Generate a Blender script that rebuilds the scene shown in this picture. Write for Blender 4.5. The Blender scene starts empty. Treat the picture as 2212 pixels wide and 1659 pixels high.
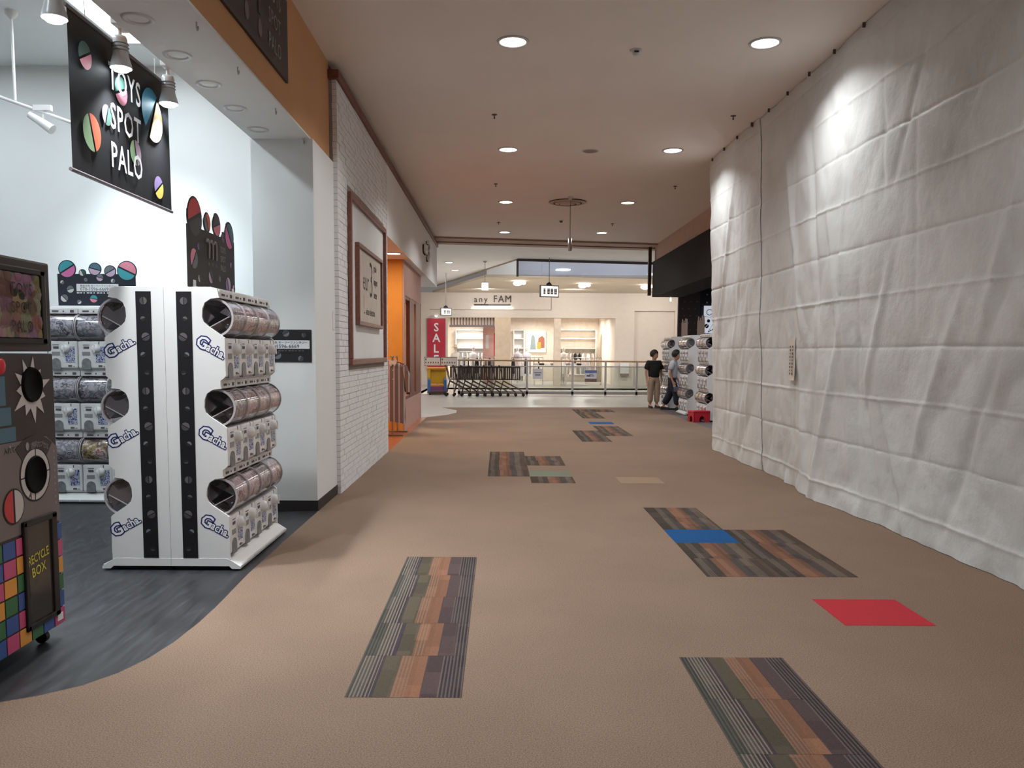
import bpy, bmesh, math, random
from mathutils import Matrix, Vector, noise
random.seed(7)
SC = bpy.context.scene
C = SC.collection
PI = math.pi

# ------------------------------------------------------------------ camera, world, exposure
cam_d = bpy.data.cameras.new('camera')
cam = bpy.data.objects.new('camera', cam_d); C.objects.link(cam)
cam_d.sensor_fit = 'HORIZONTAL'; cam_d.sensor_width = 36.0
cam_d.lens = 36.0 * 1780.0 / 2212.0
cam_d.shift_x = 0.01266
cam_d.shift_y = 0.0390
cam_d.clip_start = 0.05; cam_d.clip_end = 200
_th, _ro = math.radians(5.0), math.radians(0.3)
_fw = Vector((0, math.cos(_th), -math.sin(_th))); _up = Vector((0, math.sin(_th), math.cos(_th))); _rt = Vector((1, 0, 0))
_r2 = _rt * math.cos(_ro) + _up * math.sin(_ro); _u2 = _up * math.cos(_ro) - _rt * math.sin(_ro)
_m = Matrix.Identity(4)
for _i in range(3):
    _m[_i][0] = _r2[_i]; _m[_i][1] = _u2[_i]; _m[_i][2] = -_fw[_i]
_m[2][3] = 1.45
cam.matrix_world = _m
SC.camera = cam
w = bpy.data.worlds.new('world'); SC.world = w; w.use_nodes = True
w.node_tree.nodes['Background'].inputs[0].default_value = (1.0, 0.93, 0.88, 1)
w.node_tree.nodes['Background'].inputs[1].default_value = 0.15
SC.view_settings.view_transform = 'Standard'
SC.view_settings.look = 'None'
SC.view_settings.gamma = 1.0
SC.view_settings.use_curve_mapping = False
SC.view_settings.exposure = 0.1
try:
    SC.cycles.use_denoising = True
    SC.cycles.caustics_reflective = False; SC.cycles.caustics_refractive = False
    SC.cycles.max_bounces = 5; SC.cycles.glossy_bounces = 2; SC.cycles.diffuse_bounces = 3; SC.cycles.transparent_max_bounces = 10
    SC.cycles.use_adaptive_sampling = True; SC.cycles.adaptive_threshold = 0.1; SC.cycles.adaptive_min_samples = 16
except Exception: pass

def area(name, loc, size, energy, col, rot=(0, 0, 0), shape='DISK', spread=PI, parent=None, size_y=None):
    l = bpy.data.lights.new(name, 'AREA'); l.shape = shape; l.size = size
    if size_y: l.size_y = size_y
    l.energy = energy; l.color = col; l.spread = spread
    o = bpy.data.objects.new(name, l); C.objects.link(o); o.location = loc; o.rotation_euler = rot
    if parent: o.parent = parent
    return o
def spot(name, loc, target, energy, col, ang=60, blend=0.6, r=0.04):
    l = bpy.data.lights.new(name, 'SPOT'); l.energy = energy; l.color = col; l.spot_size = math.radians(ang); l.spot_blend = blend; l.shadow_soft_size = r
    o = bpy.data.objects.new(name, l); C.objects.link(o); o.location = loc
    o.rotation_euler = (Vector(target) - Vector(loc)).to_track_quat('-Z', 'Y').to_euler()
    return o
WARM = (1.0, 0.985, 0.965); COOL = (0.82, 0.94, 1.0); NEUT = (1.0, 0.965, 0.92)
ZC = 4.25   # corridor ceiling height

# the lamps' light (seen fixtures are modelled further down; added fill lights have none)
DOWN_Y = [-4.3, -0.3, 3.72, 7.73, 11.72, 15.74, 19.65]
for y in DOWN_Y:
    for x in (0.107, 2.39):
        area('downlight_lamp', (x, y, ZC - 0.012), 0.24, (36 if y > 14 else (31 if y > 5 else 19)) * (0.7 if x > 1 else 1.0), WARM, spread=math.radians(136))
# toy shop ceiling lamps
for x, y in ((-3.4, 3.0), (-3.4, 5.2), (-3.4, 7.5), (-5.4, 3.0), (-5.4, 5.2), (-5.4, 7.5)):
    area('shop_linear_lamp', (x, y, 4.36), 0.25, 30 if x > -4 and y < 6 else 18, COOL, shape='RECTANGLE', size_y=1.2)
# atrium side and opposite shops
for x in (-0.6, 3.0, 6.6):
    area('mall_lamp', (x, 23.5, 4.2), 0.5, 17, NEUT)
    area('mall_lamp', (x, 30.0, 3.95), 0.5, 50, NEUT)
    area('fascia_fill_light', (x, 33.6, 3.95), 0.5, 50, NEUT, rot=(math.radians(52), 0, 0))  # added fill tilted at the boutique fascia to brighten it, no fixture
    area('well_bounce_fill', (x, 30.7, -0.6), 1.2, 260, NEUT)  # unseen fill added below the well so its floor bounces light upward
for x, y in ((-2.6, 24.0), (-2.6, 30.0), (-4.6, 27)):
    area('mall_lamp', (x, y, 4.2), 0.5, 40, NEUT)
for x, y in ((-1.6, 38.2), (-1.6, 40.5), (1.6, 38.2), (1.6, 40.5), (4.0, 38.5), (4.0, 40.6), (-3.2, 39.5)):
    area('boutique_lamp', (x, y, 3.0), 0.6, 50, (1.0, 0.94, 0.88))
for x in (1.5, 4.2, 6.9): area('recess_fill_light', (x, 26.3, 4.70), 0.4, 42, (0.95, 0.97, 1.0), rot=(math.radians(35), 0, 0))  # fill added to brighten the ceiling recess, no fixture there
# warm entrance of the clothes shop
area('entrance_lamp', (-1.82, 14.03, 3.06), 0.16, 14, (1.0, 0.84, 0.66))
area('entrance_lamp', (-3.6, 13.4, 3.06), 0.4, 52, (1.0, 0.80, 0.52))
area('entrance_lamp', (-2.6, 16.6, 3.0), 0.5, 80, (1.0, 0.9, 0.8))
# capsule shop opposite: cool lamps inside
area('capsule_shop_lamp', (5.6, 15.5, 3.3), 0.6, 45, (0.9, 0.95, 1.0))
area('capsule_shop_lamp', (5.6, 18.6, 3.3), 0.6, 35, (0.9, 0.95, 1.0))

# ------------------------------------------------------------------ mesh builder
class MB:
    def __init__(s): s.v = []; s.f = []; s.mi = []; s.sm = []; s.cur = 0; s.smooth = False
    def add(s, vs, fs, smooth=None):
        b = len(s.v); s.v += [tuple(v) for v in vs]
        for f in fs:
            s.f.append([b + i for i in f]); s.mi.append(s.cur); s.sm.append(s.smooth if smooth is None else smooth)
        return s
    def box(s, x0, x1, y0, y1, z0, z1):
        vs = [(x, y, z) for z in (z0, z1) for y in (y0, y1) for x in (x0, x1)]
        return s.add(vs, [(0, 2, 3, 1), (4, 5, 7, 6), (0, 1, 5, 4), (2, 6, 7, 3), (0, 4, 6, 2), (1, 3, 7, 5)])
    def cbox(s, x0, x1, y0, y1, z0, z1, c=0.01):
        bm = bmesh.new(); bmesh.ops.create_cube(bm, size=1)
        for v in bm.verts:
            v.co = ((x0 + x1) / 2 + v.co.x * (x1 - x0), (y0 + y1) / 2 + v.co.y * (y1 - y0), (z0 + z1) / 2 + v.co.z * (z1 - z0))
        bmesh.ops.bevel(bm, geom=list(bm.edges), offset=c, segments=2, affect='EDGES', profile=0.6)
        return s.bm(bm)
    def bm(s, bm, smooth=None):
        bm.verts.index_update()
        s.add([v.co[:] for v in bm.verts], [[v.index for v in f.verts] for f in bm.faces], smooth); bm.free(); return s
    def quad(s, a, b, c, d): return s.add([a, b, c, d], [(0, 1, 2, 3)])
    def prism(s, pts, axis, a, b):
        """extrude a 2D outline along an axis: 'x' -> pts are (y,z), 'y' -> (x,z), 'z' -> (x,y)"""
        def mk(p, t): return (t, p[0], p[1]) if axis == 'x' else ((p[0], t, p[1]) if axis == 'y' else (p[0], p[1], t))
        n = len(pts); vs = [mk(p, a) for p in pts] + [mk(p, b) for p in pts]
        fs = [list(range(n)), list(range(2 * n - 1, n - 1, -1))] + [(i, (i + 1) % n, n + (i + 1) % n, n + i) for i in range(n)]
        return s.add(vs, fs)
    def tube(s, pts, r, n=8, cap=True, smooth=True):
        pts = [Vector(p) for p in pts]; rs = r if isinstance(r, (list, tuple)) else [r] * len(pts)
        vs = []; fs = []; ref = None
        for i, p in enumerate(pts):
            d = (pts[min(i + 1, len(pts) - 1)] - pts[max(i - 1, 0)]).normalized()
            if ref is None or abs(ref.dot(d)) > 0.95: ref = Vector((0, 0, 1)) if abs(d.z) < 0.9 else Vector((1, 0, 0))
            u = d.cross(ref).normalized(); v2 = d.cross(u).normalized()
            for k in range(n):
                a = 2 * PI * k / n; vs.append(p + (u * math.cos(a) + v2 * math.sin(a)) * rs[i])
        for i in range(len(pts) - 1):
            for k in range(n):
                fs.append((i * n + k, i * n + (k + 1) % n, (i + 1) * n + (k + 1) % n, (i + 1) * n + k))
        s.add(vs, fs, smooth)
        if cap: s.add([vs[k] for k in range(n)], [list(range(n))], False); s.add([vs[-n + k] for k in range(n)], [list(range(n - 1, -1, -1))], False)
        return s
    def lathe(s, prof, n=20, c=(0, 0, 0), axis='z', smooth=True, arc=2 * PI, a0=0.0):
        vs = []; fs = []; full = arc > 2 * PI - 1e-4; m = n if full else n + 1
        for r, h in prof:
            for k in range(m):
                a = a0 + arc * k / n; x, y = r * math.cos(a), r * math.sin(a)
                p = (x, y, h) if axis == 'z' else ((h, x, y) if axis == 'x' else (x, h, y))
                vs.append((p[0] + c[0], p[1] + c[1], p[2] + c[2]))
        for i in range(len(prof) - 1):
            for k in range(n if full else n):
                k2 = (k + 1) % m if full else k + 1
                fs.append((i * m + k, i * m + k2, (i + 1) * m + k2, (i + 1) * m + k))
        return s.add(vs, fs, smooth)
    def ball(s, c, r, n=12, sz=1.0, sy=1.0):
        pr = [(max(1e-4, r * math.sin(PI * i / (n // 2))), -r * math.cos(PI * i / (n // 2)) * sz) for i in range(n // 2 + 1)]
        b = len(s.v); s.lathe(pr, n, c)
        if sy != 1.0:
            for i in range(b, len(s.v)):
                v = s.v[i]; s.v[i] = (v[0], c[1] + (v[1] - c[1]) * sy, v[2])
        return s
    def disc(s, cx, cz, rx, rz, y, n=20, a0=0, a1=2 * PI):
        """flat disc (or part of one) in an XZ sign plane, facing -Y"""
        k = n if a1 - a0 < 2 * PI - 1e-3 else n - 1
        pts = [(cx + rx * math.cos(a0 + (a1 - a0) * i / n), y, cz + rz * math.sin(a0 + (a1 - a0) * i / n)) for i in range(k + 1)]
        return s.add(pts, [list(range(len(pts)))])
    def capsule(s, cx, cz, r, ang, m1, m2, y=-0.004, rim=None):
        """printed two-tone capsule: two disc segments with a dark seam between"""
        o = s.cur
        if rim is not None: s.cur = rim; s.disc(cx, cz, r * 1.1, r * 1.1, y + 0.001)
        g = 0.09
        s.cur = m1; s.disc(cx, cz, r, r, y, 14, ang + g, ang + PI - g)
        s.cur = m2; s.disc(cx, cz, r, r, y, 14, ang + PI + g, ang + 2 * PI - g)
        s.cur = o; return s
    def text(s, body, size, x, z, y=-0.004, sx=1.0, align='LEFT', bold=0.0, ext=0.0, rot=0.0, space=1.0, shear=0.0):
        vs, fs = text_geo(body, bold, ext, space, shear)
        if not vs: return s
        xs = [v[0] for v in vs]; wd = max(xs); off = 0 if align == 'LEFT' else (-(min(xs) + wd) / 2 if align == 'CENTER' else -wd)
        ca, sa = math.cos(rot), math.sin(rot); out = []
        for v in vs:
            a, b = (v[0] + off) * size * sx, v[1] * size
            out.append((x + a * ca - b * sa, y - v[2] * size, z + a * sa + b * ca))
        return s.add(out, fs, False)
    def xf(s, M):
        s.v = [tuple(M @ Vector(v)) for v in s.v]; return s
_TG = {}
def text_geo(body, bold, ext, space, shear):
    key = (body, bold, ext, space, shear)
    if key in _TG: return _TG[key]
    c = bpy.data.curves.new('lettering', 'FONT'); c.body = body; c.resolution_u = 2; c.offset = bold; c.extrude = ext; c.space_character = space; c.shear = shear
    o = bpy.data.objects.new('lettering', c); C.objects.link(o)
    dg = bpy.context.evaluated_depsgraph_get(); ev = o.evaluated_get(dg); m = ev.to_mesh()
    r = ([v.co[:] for v in m.vertices], [list(p.vertices) for p in m.polygons])
    ev.to_mesh_clear(); bpy.data.objects.remove(o); bpy.data.curves.remove(c)
    _TG[key] = r; return r

def mesh(name, mb, mats):
    me = bpy.data.meshes.new(name); me.from_pydata(mb.v, [], mb.f); me.validate()
    if not isinstance(mats, (list, tuple)): mats = [mats]
    for m in mats: me.materials.append(m)
    if len(me.polygons) == len(mb.f):
        me.polygons.foreach_set('material_index', [min(i, len(mats) - 1) for i in mb.mi])
        me.polygons.foreach_set('use_smooth', mb.sm)
    bm = bmesh.new(); bm.from_mesh(me); bmesh.ops.recalc_face_normals(bm, faces=bm.faces); bm.to_mesh(me); bm.free()
    me.update(); return me
def put(name, me, parent=None, loc=(0, 0, 0), rz=0.0, rot=None, scale=None):
    o = bpy.data.objects.new(name, me); C.objects.link(o); o.location = loc
    o.rotation_euler = rot if rot else (0, 0, rz)
    if scale: o.scale = scale
    if parent: o.parent = parent
    return o
def obj(name, mb, mats, parent=None, loc=(0, 0, 0), rz=0.0, rot=None):
    return put(name, mesh(name, mb, mats), parent, loc, rz, rot)
def tag(o, label, cat, group=None, kind=None):
    o['label'] = label; o['category'] = cat
    if group: o['group'] = group
    if kind: o['kind'] = kind
    return o
def thing(name, label, cat, loc=(0, 0, 0), rz=0.0, group=None):
    o = bpy.data.objects.new(name, None); C.objects.link(o); o.location = loc; o.rotation_euler = (0, 0, rz); o.empty_display_size = 0.1
    return tag(o, label, cat, group)
def struct(name, mb, mats, label=None, parent=None, loc=(0, 0, 0)):
    o = obj(name, mb, mats, parent, loc)
    if not parent: o['kind'] = 'structure'
    if label: o['label'] = label
    return o
def dup(root, loc=None, rz=None, label=None, parent=None):
    r = root.copy(); C.objects.link(r)
    if loc is not None: r.location = loc
    if rz is not None: r.rotation_euler = (0, 0, rz)
    if label: r['label'] = label
    if parent: r.parent = parent
    for ch in root.children:
        dup(ch, parent=r)
    return r

# ------------------------------------------------------------------ materials
def lin(c):
    r = []
    for v in c[:3]:
        v = v / 255.0; r.append(v / 12.92 if v <= 0.04045 else ((v + 0.055) / 1.055) ** 2.4)
    return tuple(r) + (1.0,)
class NT:
    def __init__(s, name):
        s.m = bpy.data.materials.new(name); s.m.use_nodes = True; s.t = s.m.node_tree; s.b = s.t.nodes['Principled BSDF']; s.out = s.t.nodes['Material Output']
    def n(s, typ, **kw):
        nd = s.t.nodes.new(typ)
        for k, v in kw.items():
            if k.startswith('i_'):
                key = k[2:]; key = int(key) if key.isdigit() else key.replace('_', ' ')
                nd.inputs[key].default_value = v
            else: setattr(nd, k, v)
        return nd
    def l(s, a, b): s.t.links.new(a, b); return s
    def ramp(s, src, stops, const=False):
        r = s.n('ShaderNodeValToRGB'); r.color_ramp.interpolation = 'CONSTANT' if const else 'LINEAR'
        e = r.color_ramp.elements
        while len(e) < len(stops): e.new(0.5)
        for i, (p, c) in enumerate(stops): e[i].position = p; e[i].color = c
        s.l(src, r.inputs[0]); return r
    def coord(s, kind='Object'): return s.n('ShaderNodeTexCoord').outputs[kind]
MATS = {}
def P(name, rgb, rough=0.5, metal=0.0, emit=0.0, ecol=None, var=0.06, vs=6.0, bump=0.0, bs=200.0, spec=0.5, alpha=1.0):
    if name in MATS: return MATS[name]
    t = NT(name); b = t.b; c = lin(rgb)
    b.inputs['Roughness'].default_value = rough; b.inputs['Metallic'].default_value = metal; b.inputs['Specular IOR Level'].default_value = spec
    if var:
        nz = t.n('ShaderNodeTexNoise', i_Scale=vs, i_Detail=4.0); t.l(t.coord(), nz.inputs['Vector'])
        r = t.ramp(nz.outputs['Fac'], [(0.3, tuple(x * (1 - var) for x in c[:3]) + (1,)), (0.7, tuple(min(1, x * (1 + var)) for x in c[:3]) + (1,))])
        t.l(r.outputs[0], b.inputs['Base Color'])
    else: b.inputs['Base Color'].default_value = c
    if bump:
        n2 = t.n('ShaderNodeTexNoise', i_Scale=bs, i_Detail=2.0); t.l(t.coord(), n2.inputs['Vector'])
        bp = t.n('ShaderNodeBump', i_Strength=bump, i_Distance=0.01); t.l(n2.outputs['Fac'], bp.inputs['Height']); t.l(bp.outputs[0], b.inputs['Normal'])
    if emit:
        b.inputs['Emission Color'].default_value = lin(ecol or rgb); b.inputs['Emission Strength'].default_value = emit
    MATS[name] = t.m; return t.m
def glassy(name, tint, opac=0.12, rough=0.05, ior=1.45):
    """thin clear plastic or pane: mostly see-through with a glossy skin"""
    if name in MATS: return MATS[name]
    t = NT(name); tr = t.n('ShaderNodeBsdfTransparent'); tr.inputs[0].default_value = lin(tint)
    gl = t.n('ShaderNodeBsdfGlossy', i_Roughness=rough); gl.inputs[0].default_value = (1, 1, 1, 1)
    fr = t.n('ShaderNodeFresnel', i_IOR=ior); gm = t.n('ShaderNodeNewGeometry'); fm = t.n('ShaderNodeMath', operation='SUBTRACT', i_0=1.0); t.l(gm.outputs['Backfacing'], fm.inputs[1])
    fx = t.n('ShaderNodeMath', operation='MULTIPLY'); t.l(fr.outputs[0], fx.inputs[0]); t.l(fm.outputs[0], fx.inputs[1])
    ad = t.n('ShaderNodeMath', operation='ADD', i_1=opac); t.l(fx.outputs[0], ad.inputs[0])
    mx = t.n('ShaderNodeMixShader'); t.l(ad.outputs[0], mx.inputs[0]); t.l(tr.outputs[0], mx.inputs[1]); t.l(gl.outputs[0], mx.inputs[2]); t.l(mx.outputs[0], t.out.inputs[0])
    MATS[name] = t.m; return t.m
def wood(name, rgb, rgb2, rough=0.45, sc=(1, 12, 12)):
    t = NT(name); mp = t.n('ShaderNodeMapping'); mp.inputs['Scale'].default_value = sc; t.l(t.coord(), mp.inputs[0])
    nz = t.n('ShaderNodeTexNoise', i_Scale=4.0, i_Detail=6.0, i_Roughness=0.65); t.l(mp.outputs[0], nz.inputs['Vector'])
    r = t.ramp(nz.outputs['Fac'], [(0.3, lin(rgb)), (0.7, lin(rgb2))]); t.l(r.outputs[0], t.b.inputs['Base Color']); t.b.inputs['Roughness'].default_value = rough
    return t.m
def carpet_mat():
    t = NT('beige_loop_carpet'); co = t.coord()
    n1 = t.n('ShaderNodeTexNoise', i_Scale=170.0, i_Detail=3.0, i_Roughness=0.7); t.l(co, n1.inputs['Vector'])
    r1 = t.ramp(n1.outputs['Fac'], [(0.28, lin((100, 84, 72))), (0.5, lin((143, 121, 105))), (0.74, lin((172, 150, 132)))])
    n2 = t.n('ShaderNodeTexNoise', i_Scale=0.9, i_Detail=5.0, i_Roughness=0.6); t.l(co, n2.inputs['Vector'])
    r2 = t.ramp(n2.outputs['Fac'], [(0.3, (0.86, 0.86, 0.86, 1)), (0.7, (1.0, 1.0, 1.0, 1))])
    mx = t.n('ShaderNodeMix', data_type='RGBA', blend_type='MULTIPLY', i_0=1.0); t.l(r1.outputs[0], mx.inputs[6]); t.l(r2.outputs[0], mx.inputs[7])
    n3 = t.n('ShaderNodeTexNoise', i_Scale=7.0, i_Detail=6.0, i_Roughness=0.75); t.l(co, n3.inputs['Vector'])
    r3 = t.ramp(n3.outputs['Fac'], [(0.66, (1, 1, 1, 1)), (0.74, (0.8, 0.78, 0.76, 1))])
    m2 = t.n('ShaderNodeMix', data_type='RGBA', blend_type='MULTIPLY', i_0=1.0); t.l(mx.outputs[2], m2.inputs[6]); t.l(r3.outputs[0], m2.inputs[7])
    t.l(m2.outputs[2], t.b.inputs['Base Color']); t.b.inputs['Roughness'].default_value = 0.95; t.b.inputs['Specular IOR Level'].default_value = 0.1
    bp = t.n('ShaderNodeBump', i_Strength=0.6, i_Distance=0.004); t.l(n1.outputs['Fac'], bp.inputs['Height']); t.l(bp.outputs[0], t.b.inputs['Normal'])
    return t.m
def stripe_tile_mat(name, cols, fine):
    """carpet tile with long bands of colour, some of them finely ribbed; the bands shift from tile to tile"""
    t = NT(name); sp = t.n('ShaderNodeSeparateXYZ'); t.l(t.coord(), sp.inputs[0])
    oi = t.n('ShaderNodeObjectInfo')
    a = t.n('ShaderNodeMath', operation='MULTIPLY_ADD', i_1=1 / 0.494, i_2=0.0); t.l(sp.outputs[0], a.inputs[0])
    o2 = t.n('ShaderNodeMath', operation='MULTIPLY_ADD', i_1=0.16, i_2=-0.08); t.l(oi.outputs['Random'], o2.inputs[0])
    ad = t.n('ShaderNodeMath', operation='ADD', use_clamp=True); t.l(a.outputs[0], ad.inputs[0]); t.l(o2.outputs[0], ad.inputs[1])
    n = len(cols); r = t.ramp(ad.outputs[0], [(p, lin(c)) for p, c in cols], True)
    fr = t.ramp(ad.outputs[0], [(p, (v, v, v, 1)) for p, v in fine], True)
    sn = t.n('ShaderNodeMath', operation='SINE'); sm = t.n('ShaderNodeMath', operation='MULTIPLY', i_1=2 * PI * 62); t.l(sp.outputs[0], sm.inputs[0]); t.l(sm.outputs[0], sn.inputs[0])
    gt = t.n('ShaderNodeMath', operation='GREATER_THAN', i_1=0.25); t.l(sn.outputs[0], gt.inputs[0])
    fm = t.n('ShaderNodeMath', operation='MULTIPLY'); t.l(gt.outputs[0], fm.inputs[0]); t.l(fr.outputs[0], fm.inputs[1])
    # broken ends: blocks along the run
    fx = t.n('ShaderNodeMath', operation='FLOOR'); m8 = t.n('ShaderNodeMath', operation='MULTIPLY', i_1=7.0); t.l(ad.outputs[0], m8.inputs[0]); t.l(m8.outputs[0], fx.inputs[0])
    ys = t.n('ShaderNodeMath', operation='MULTIPLY_ADD', i_1=4.2, i_2=0.0); t.l(sp.outputs[1], ys.inputs[0]); yo = t.n('ShaderNodeMath', operation='MULTIPLY_ADD', i_1=0.37); t.l(fx.outputs[0], yo.inputs[0]); t.l(ys.outputs[0], yo.inputs[2]); fy = t.n('ShaderNodeMath', operation='FLOOR'); t.l(yo.outputs[0], fy.inputs[0])
    cv = t.n('ShaderNodeCombineXYZ'); t.l(fx.outputs[0], cv.inputs[0]); t.l(fy.outputs[0], cv.inputs[1]); t.l(oi.outputs['Random'], cv.inputs[2])
    wn = t.n('ShaderNodeTexWhiteNoise'); t.l(cv.outputs[0], wn.inputs['Vector'])
    bw = t.ramp(wn.outputs['Value'], [(0.0, (0.74, 0.74, 0.74, 1)), (0.35, (0.92, 0.92, 0.92, 1)), (0.75, (1.08, 1.06, 1.04, 1))], True)
    mb_ = t.n('ShaderNodeMix', data_type='RGBA', blend_type='MULTIPLY', i_0=0.8); t.l(r.outputs[0], mb_.inputs[6]); t.l(bw.outputs[0], mb_.inputs[7])
    mx = t.n('ShaderNodeMix', data_type='RGBA'); t.l(fm.outputs[0], mx.inputs[0]); t.l(mb_.outputs[2], mx.inputs[6]); mx.inputs[7].default_value = lin((138, 124, 112))
    nz = t.n('ShaderNodeTexNoise', i_Scale=260.0, i_Detail=2.0); t.l(t.coord(), nz.inputs['Vector'])
    nr = t.ramp(nz.outputs['Fac'], [(0.3, (0.75, 0.75, 0.75, 1)), (0.7, (1.1, 1.1, 1.1, 1))])
    m3 = t.n('ShaderNodeMix', data_type='RGBA', blend_type='MULTIPLY', i_0=1.0); t.l(mx.outputs[2], m3.inputs[6]); t.l(nr.outputs[0], m3.inputs[7])
    t.l(m3.outputs[2], t.b.inputs['Base Color']); t.b.inputs['Roughness'].default_value = 0.95; t.b.inputs['Specular IOR Level'].default_value = 0.1
    return t.m
def print_mat(name, cols, scale=(30, 30, 30), rough=0.35):
    """busy printed card"""
    t = NT(name); mp = t.n('ShaderNodeMapping'); mp.inputs['Scale'].default_value = scale; t.l(t.coord(), mp.inputs[0])
    oi = t.n('ShaderNodeObjectInfo'); sc = t.n('ShaderNodeVectorMath', operation='SCALE'); sc.inputs[0].default_value = (17, 5, 9); t.l(oi.outputs['Random'], sc.inputs['Scale'])
    av = t.n('ShaderNodeVectorMath', operation='ADD'); t.l(mp.outputs[0], av.inputs[0]); t.l(sc.outputs[0], av.inputs[1])
    nz = t.n('ShaderNodeTexNoise', i_Scale=1.0, i_Detail=3.0, i_Roughness=0.6); t.l(av.outputs[0], nz.inputs['Vector'])
    n = len(cols); r = t.ramp(nz.outputs['Fac'], [(0.30 + 0.42 * i / n, lin(c)) for i, c in enumerate(cols)], True)
    t.l(r.outputs[0], t.b.inputs['Base Color']); t.b.inputs['Roughness'].default_value = rough; return t.m

M_carpet = carpet_mat()
_c1 = [(0.0, (70, 72, 68)), (0.10, (84, 82, 78)), (0.2, (74, 68, 72)), (0.30, (92, 84, 72)), (0.45, (134, 98, 78)), (0.62, (140, 102, 82)), (0.70, (88, 74, 74)), (0.86, (66, 60, 64))]
_f1 = [(0.0, 0.25), (0.10, 0.85), (0.27, 0.0), (0.45, 0.45), (0.57, 0.0), (0.84, 0.4)]
M_stripe = stripe_tile_mat('striped_carpet_tile', _c1, _f1)
_c2 = [(0.0, (76, 68, 60)), (0.12, (94, 85, 78)), (0.22, (80, 72, 66)), (0.34, (132, 98, 80)), (0.52, (116, 86, 72)), (0.62, (84, 77, 74)), (0.76, (108, 96, 86)), (0.9, (84, 71, 63))]
_f2 = [(0.0, 0.0), (0.12, 0.25), (0.22, 0.0), (0.9, 0.15)]
M_stripe2 = stripe_tile_mat('muted_striped_carpet_tile', _c2, _f2)
M_red = P('red_carpet', (184, 57, 66), 0.95, var=0.12, vs=160, spec=0.1)
M_blue = P('blue_carpet', (34, 82, 134), 0.95, var=0.1, vs=160, spec=0.1)
M_tan = P('tan_carpet', (154, 132, 112), 0.95, var=0.1, vs=160, spec=0.1)
M_green = P('pale_green_carpet', (122, 126, 112), 0.95, var=0.1, vs=160, spec=0.1)
def vinyl():
    t = NT('dark_vinyl_planks'); mp = t.n('ShaderNodeMapping'); mp.inputs['Scale'].default_value = (9, 1.2, 1); t.l(t.coord(), mp.inputs[0])
    nz = t.n('ShaderNodeTexNoise', i_Scale=2.0, i_Detail=7.0, i_Roughness=0.7); t.l(mp.outputs[0], nz.inputs['Vector'])
    r = t.ramp(nz.outputs['Fac'], [(0.3, lin((33, 33, 36))), (0.55, lin((49, 50, 54))), (0.75, lin((70, 72, 77)))]); t.l(r.outputs[0], t.b.inputs['Base Color'])
    rr = t.ramp(nz.outputs['Fac'], [(0.3, (0.3, 0.3, 0.3, 1)), (0.7, (0.5, 0.5, 0.5, 1))]); t.l(rr.outputs[0], t.b.inputs['Roughness'])
    return t.m
M_vinyl = vinyl()
M_whitefloor = P('white_mall_floor', (178, 174, 170), 0.32, var=0.03, vs=2)
M_orangefloor = wood('orange_wood_floor', (150, 84, 50), (182, 110, 66), 0.35, (1, 10, 1))
M_ceil = P('warm_ceiling_paint', (240, 232, 226), 0.9, var=0.015, vs=1.5)
M_white = P('white_wall_paint', (232, 234, 234), 0.8, var=0.015, vs=2)
M_offwhite = P('off_white_paint', (242, 243, 244), 0.8, var=0.02, vs=2)
M_brick = P('white_painted_brick', (234, 234, 235), 0.85, var=0.05, vs=9, bump=0.25, bs=120)
M_mortar = P('pale_grey_mortar', (166, 156, 150), 0.95, var=0.06, vs=40)
M_fascia = P('tan_fascia_paint', (206, 154, 108), 0.7, var=0.04, vs=2)
M_trim = P('dark_red_brown_trim', (112, 62, 50), 0.5, var=0.1, vs=20)
M_black = P('black_board', (26, 25, 30), 0.45, var=0.05)
M_blackwall = P('matt_black_paint', (27, 22, 22), 0.8, var=0.08, spec=0.2)
M_darkbase = P('dark_baseboard', (44, 40, 40), 0.5)
M_metal = P('brushed_metal', (176, 176, 178), 0.3, 1.0)
M_steel = P('grey_steel', (150, 146, 142), 0.4, 0.6)
M_lamp = P('lit_lamp_face', (255, 246, 235), 0.5, emit=9.0, var=0)
M_lampcool = P('lit_cool_lamp_face', (240, 250, 255), 0.5, emit=14.0, var=0)
M_lampsoft = P('softly_lit_face', (255, 246, 232), 0.5, emit=2.2, var=0)
M_plastic = P('white_plastic', (236, 236, 236), 0.35, var=0.015)
M_dimwhite = P('grey_white_plastic', (205, 205, 206), 0.4, var=0.02)
M_ink = P('dark_ink', (30, 30, 34), 0.6, var=0)
M_inkw = P('white_ink', (240, 240, 244), 0.5, var=0)
M_inkgrey = P('grey_ink', (92, 84, 86), 0.5, var=0)
M_inkfaint = P('faint_grey_ink', (150, 150, 154), 0.5, var=0)
M_navy = P('navy_ink', (40, 48, 110), 0.5, var=0)
CAPC = {'teal': (66, 158, 168), 'pink': (214, 116, 170), 'rose': (222, 138, 156), 'slate': (78, 112, 130), 'lilac': (196, 170, 196), 'pale': (206, 206, 210), 'grey': (112, 118, 124),
        'orange': (222, 108, 80), 'green': (136, 168, 128), 'sand': (226, 202, 158), 'red': (196, 62, 66), 'violet': (136, 120, 168), 'yellow': (214, 194, 96), 'blue': (36, 132, 164), 'dkgreen': (62, 92, 84), 'dgrey': (70, 70, 74), 'mid': (98, 93, 95), 'dkk': (40, 39, 43)}
CAPM = {k: P('print_' + k, v, 0.5, var=0) for k, v in CAPC.items()}
SIGN = [M_black, M_inkw, M_inkgrey] + [CAPM[k] for k in CAPC]   # material slots shared by all the printed capsule signs
CI = {k: i + 3 for i, k in enumerate(CAPC)}
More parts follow.
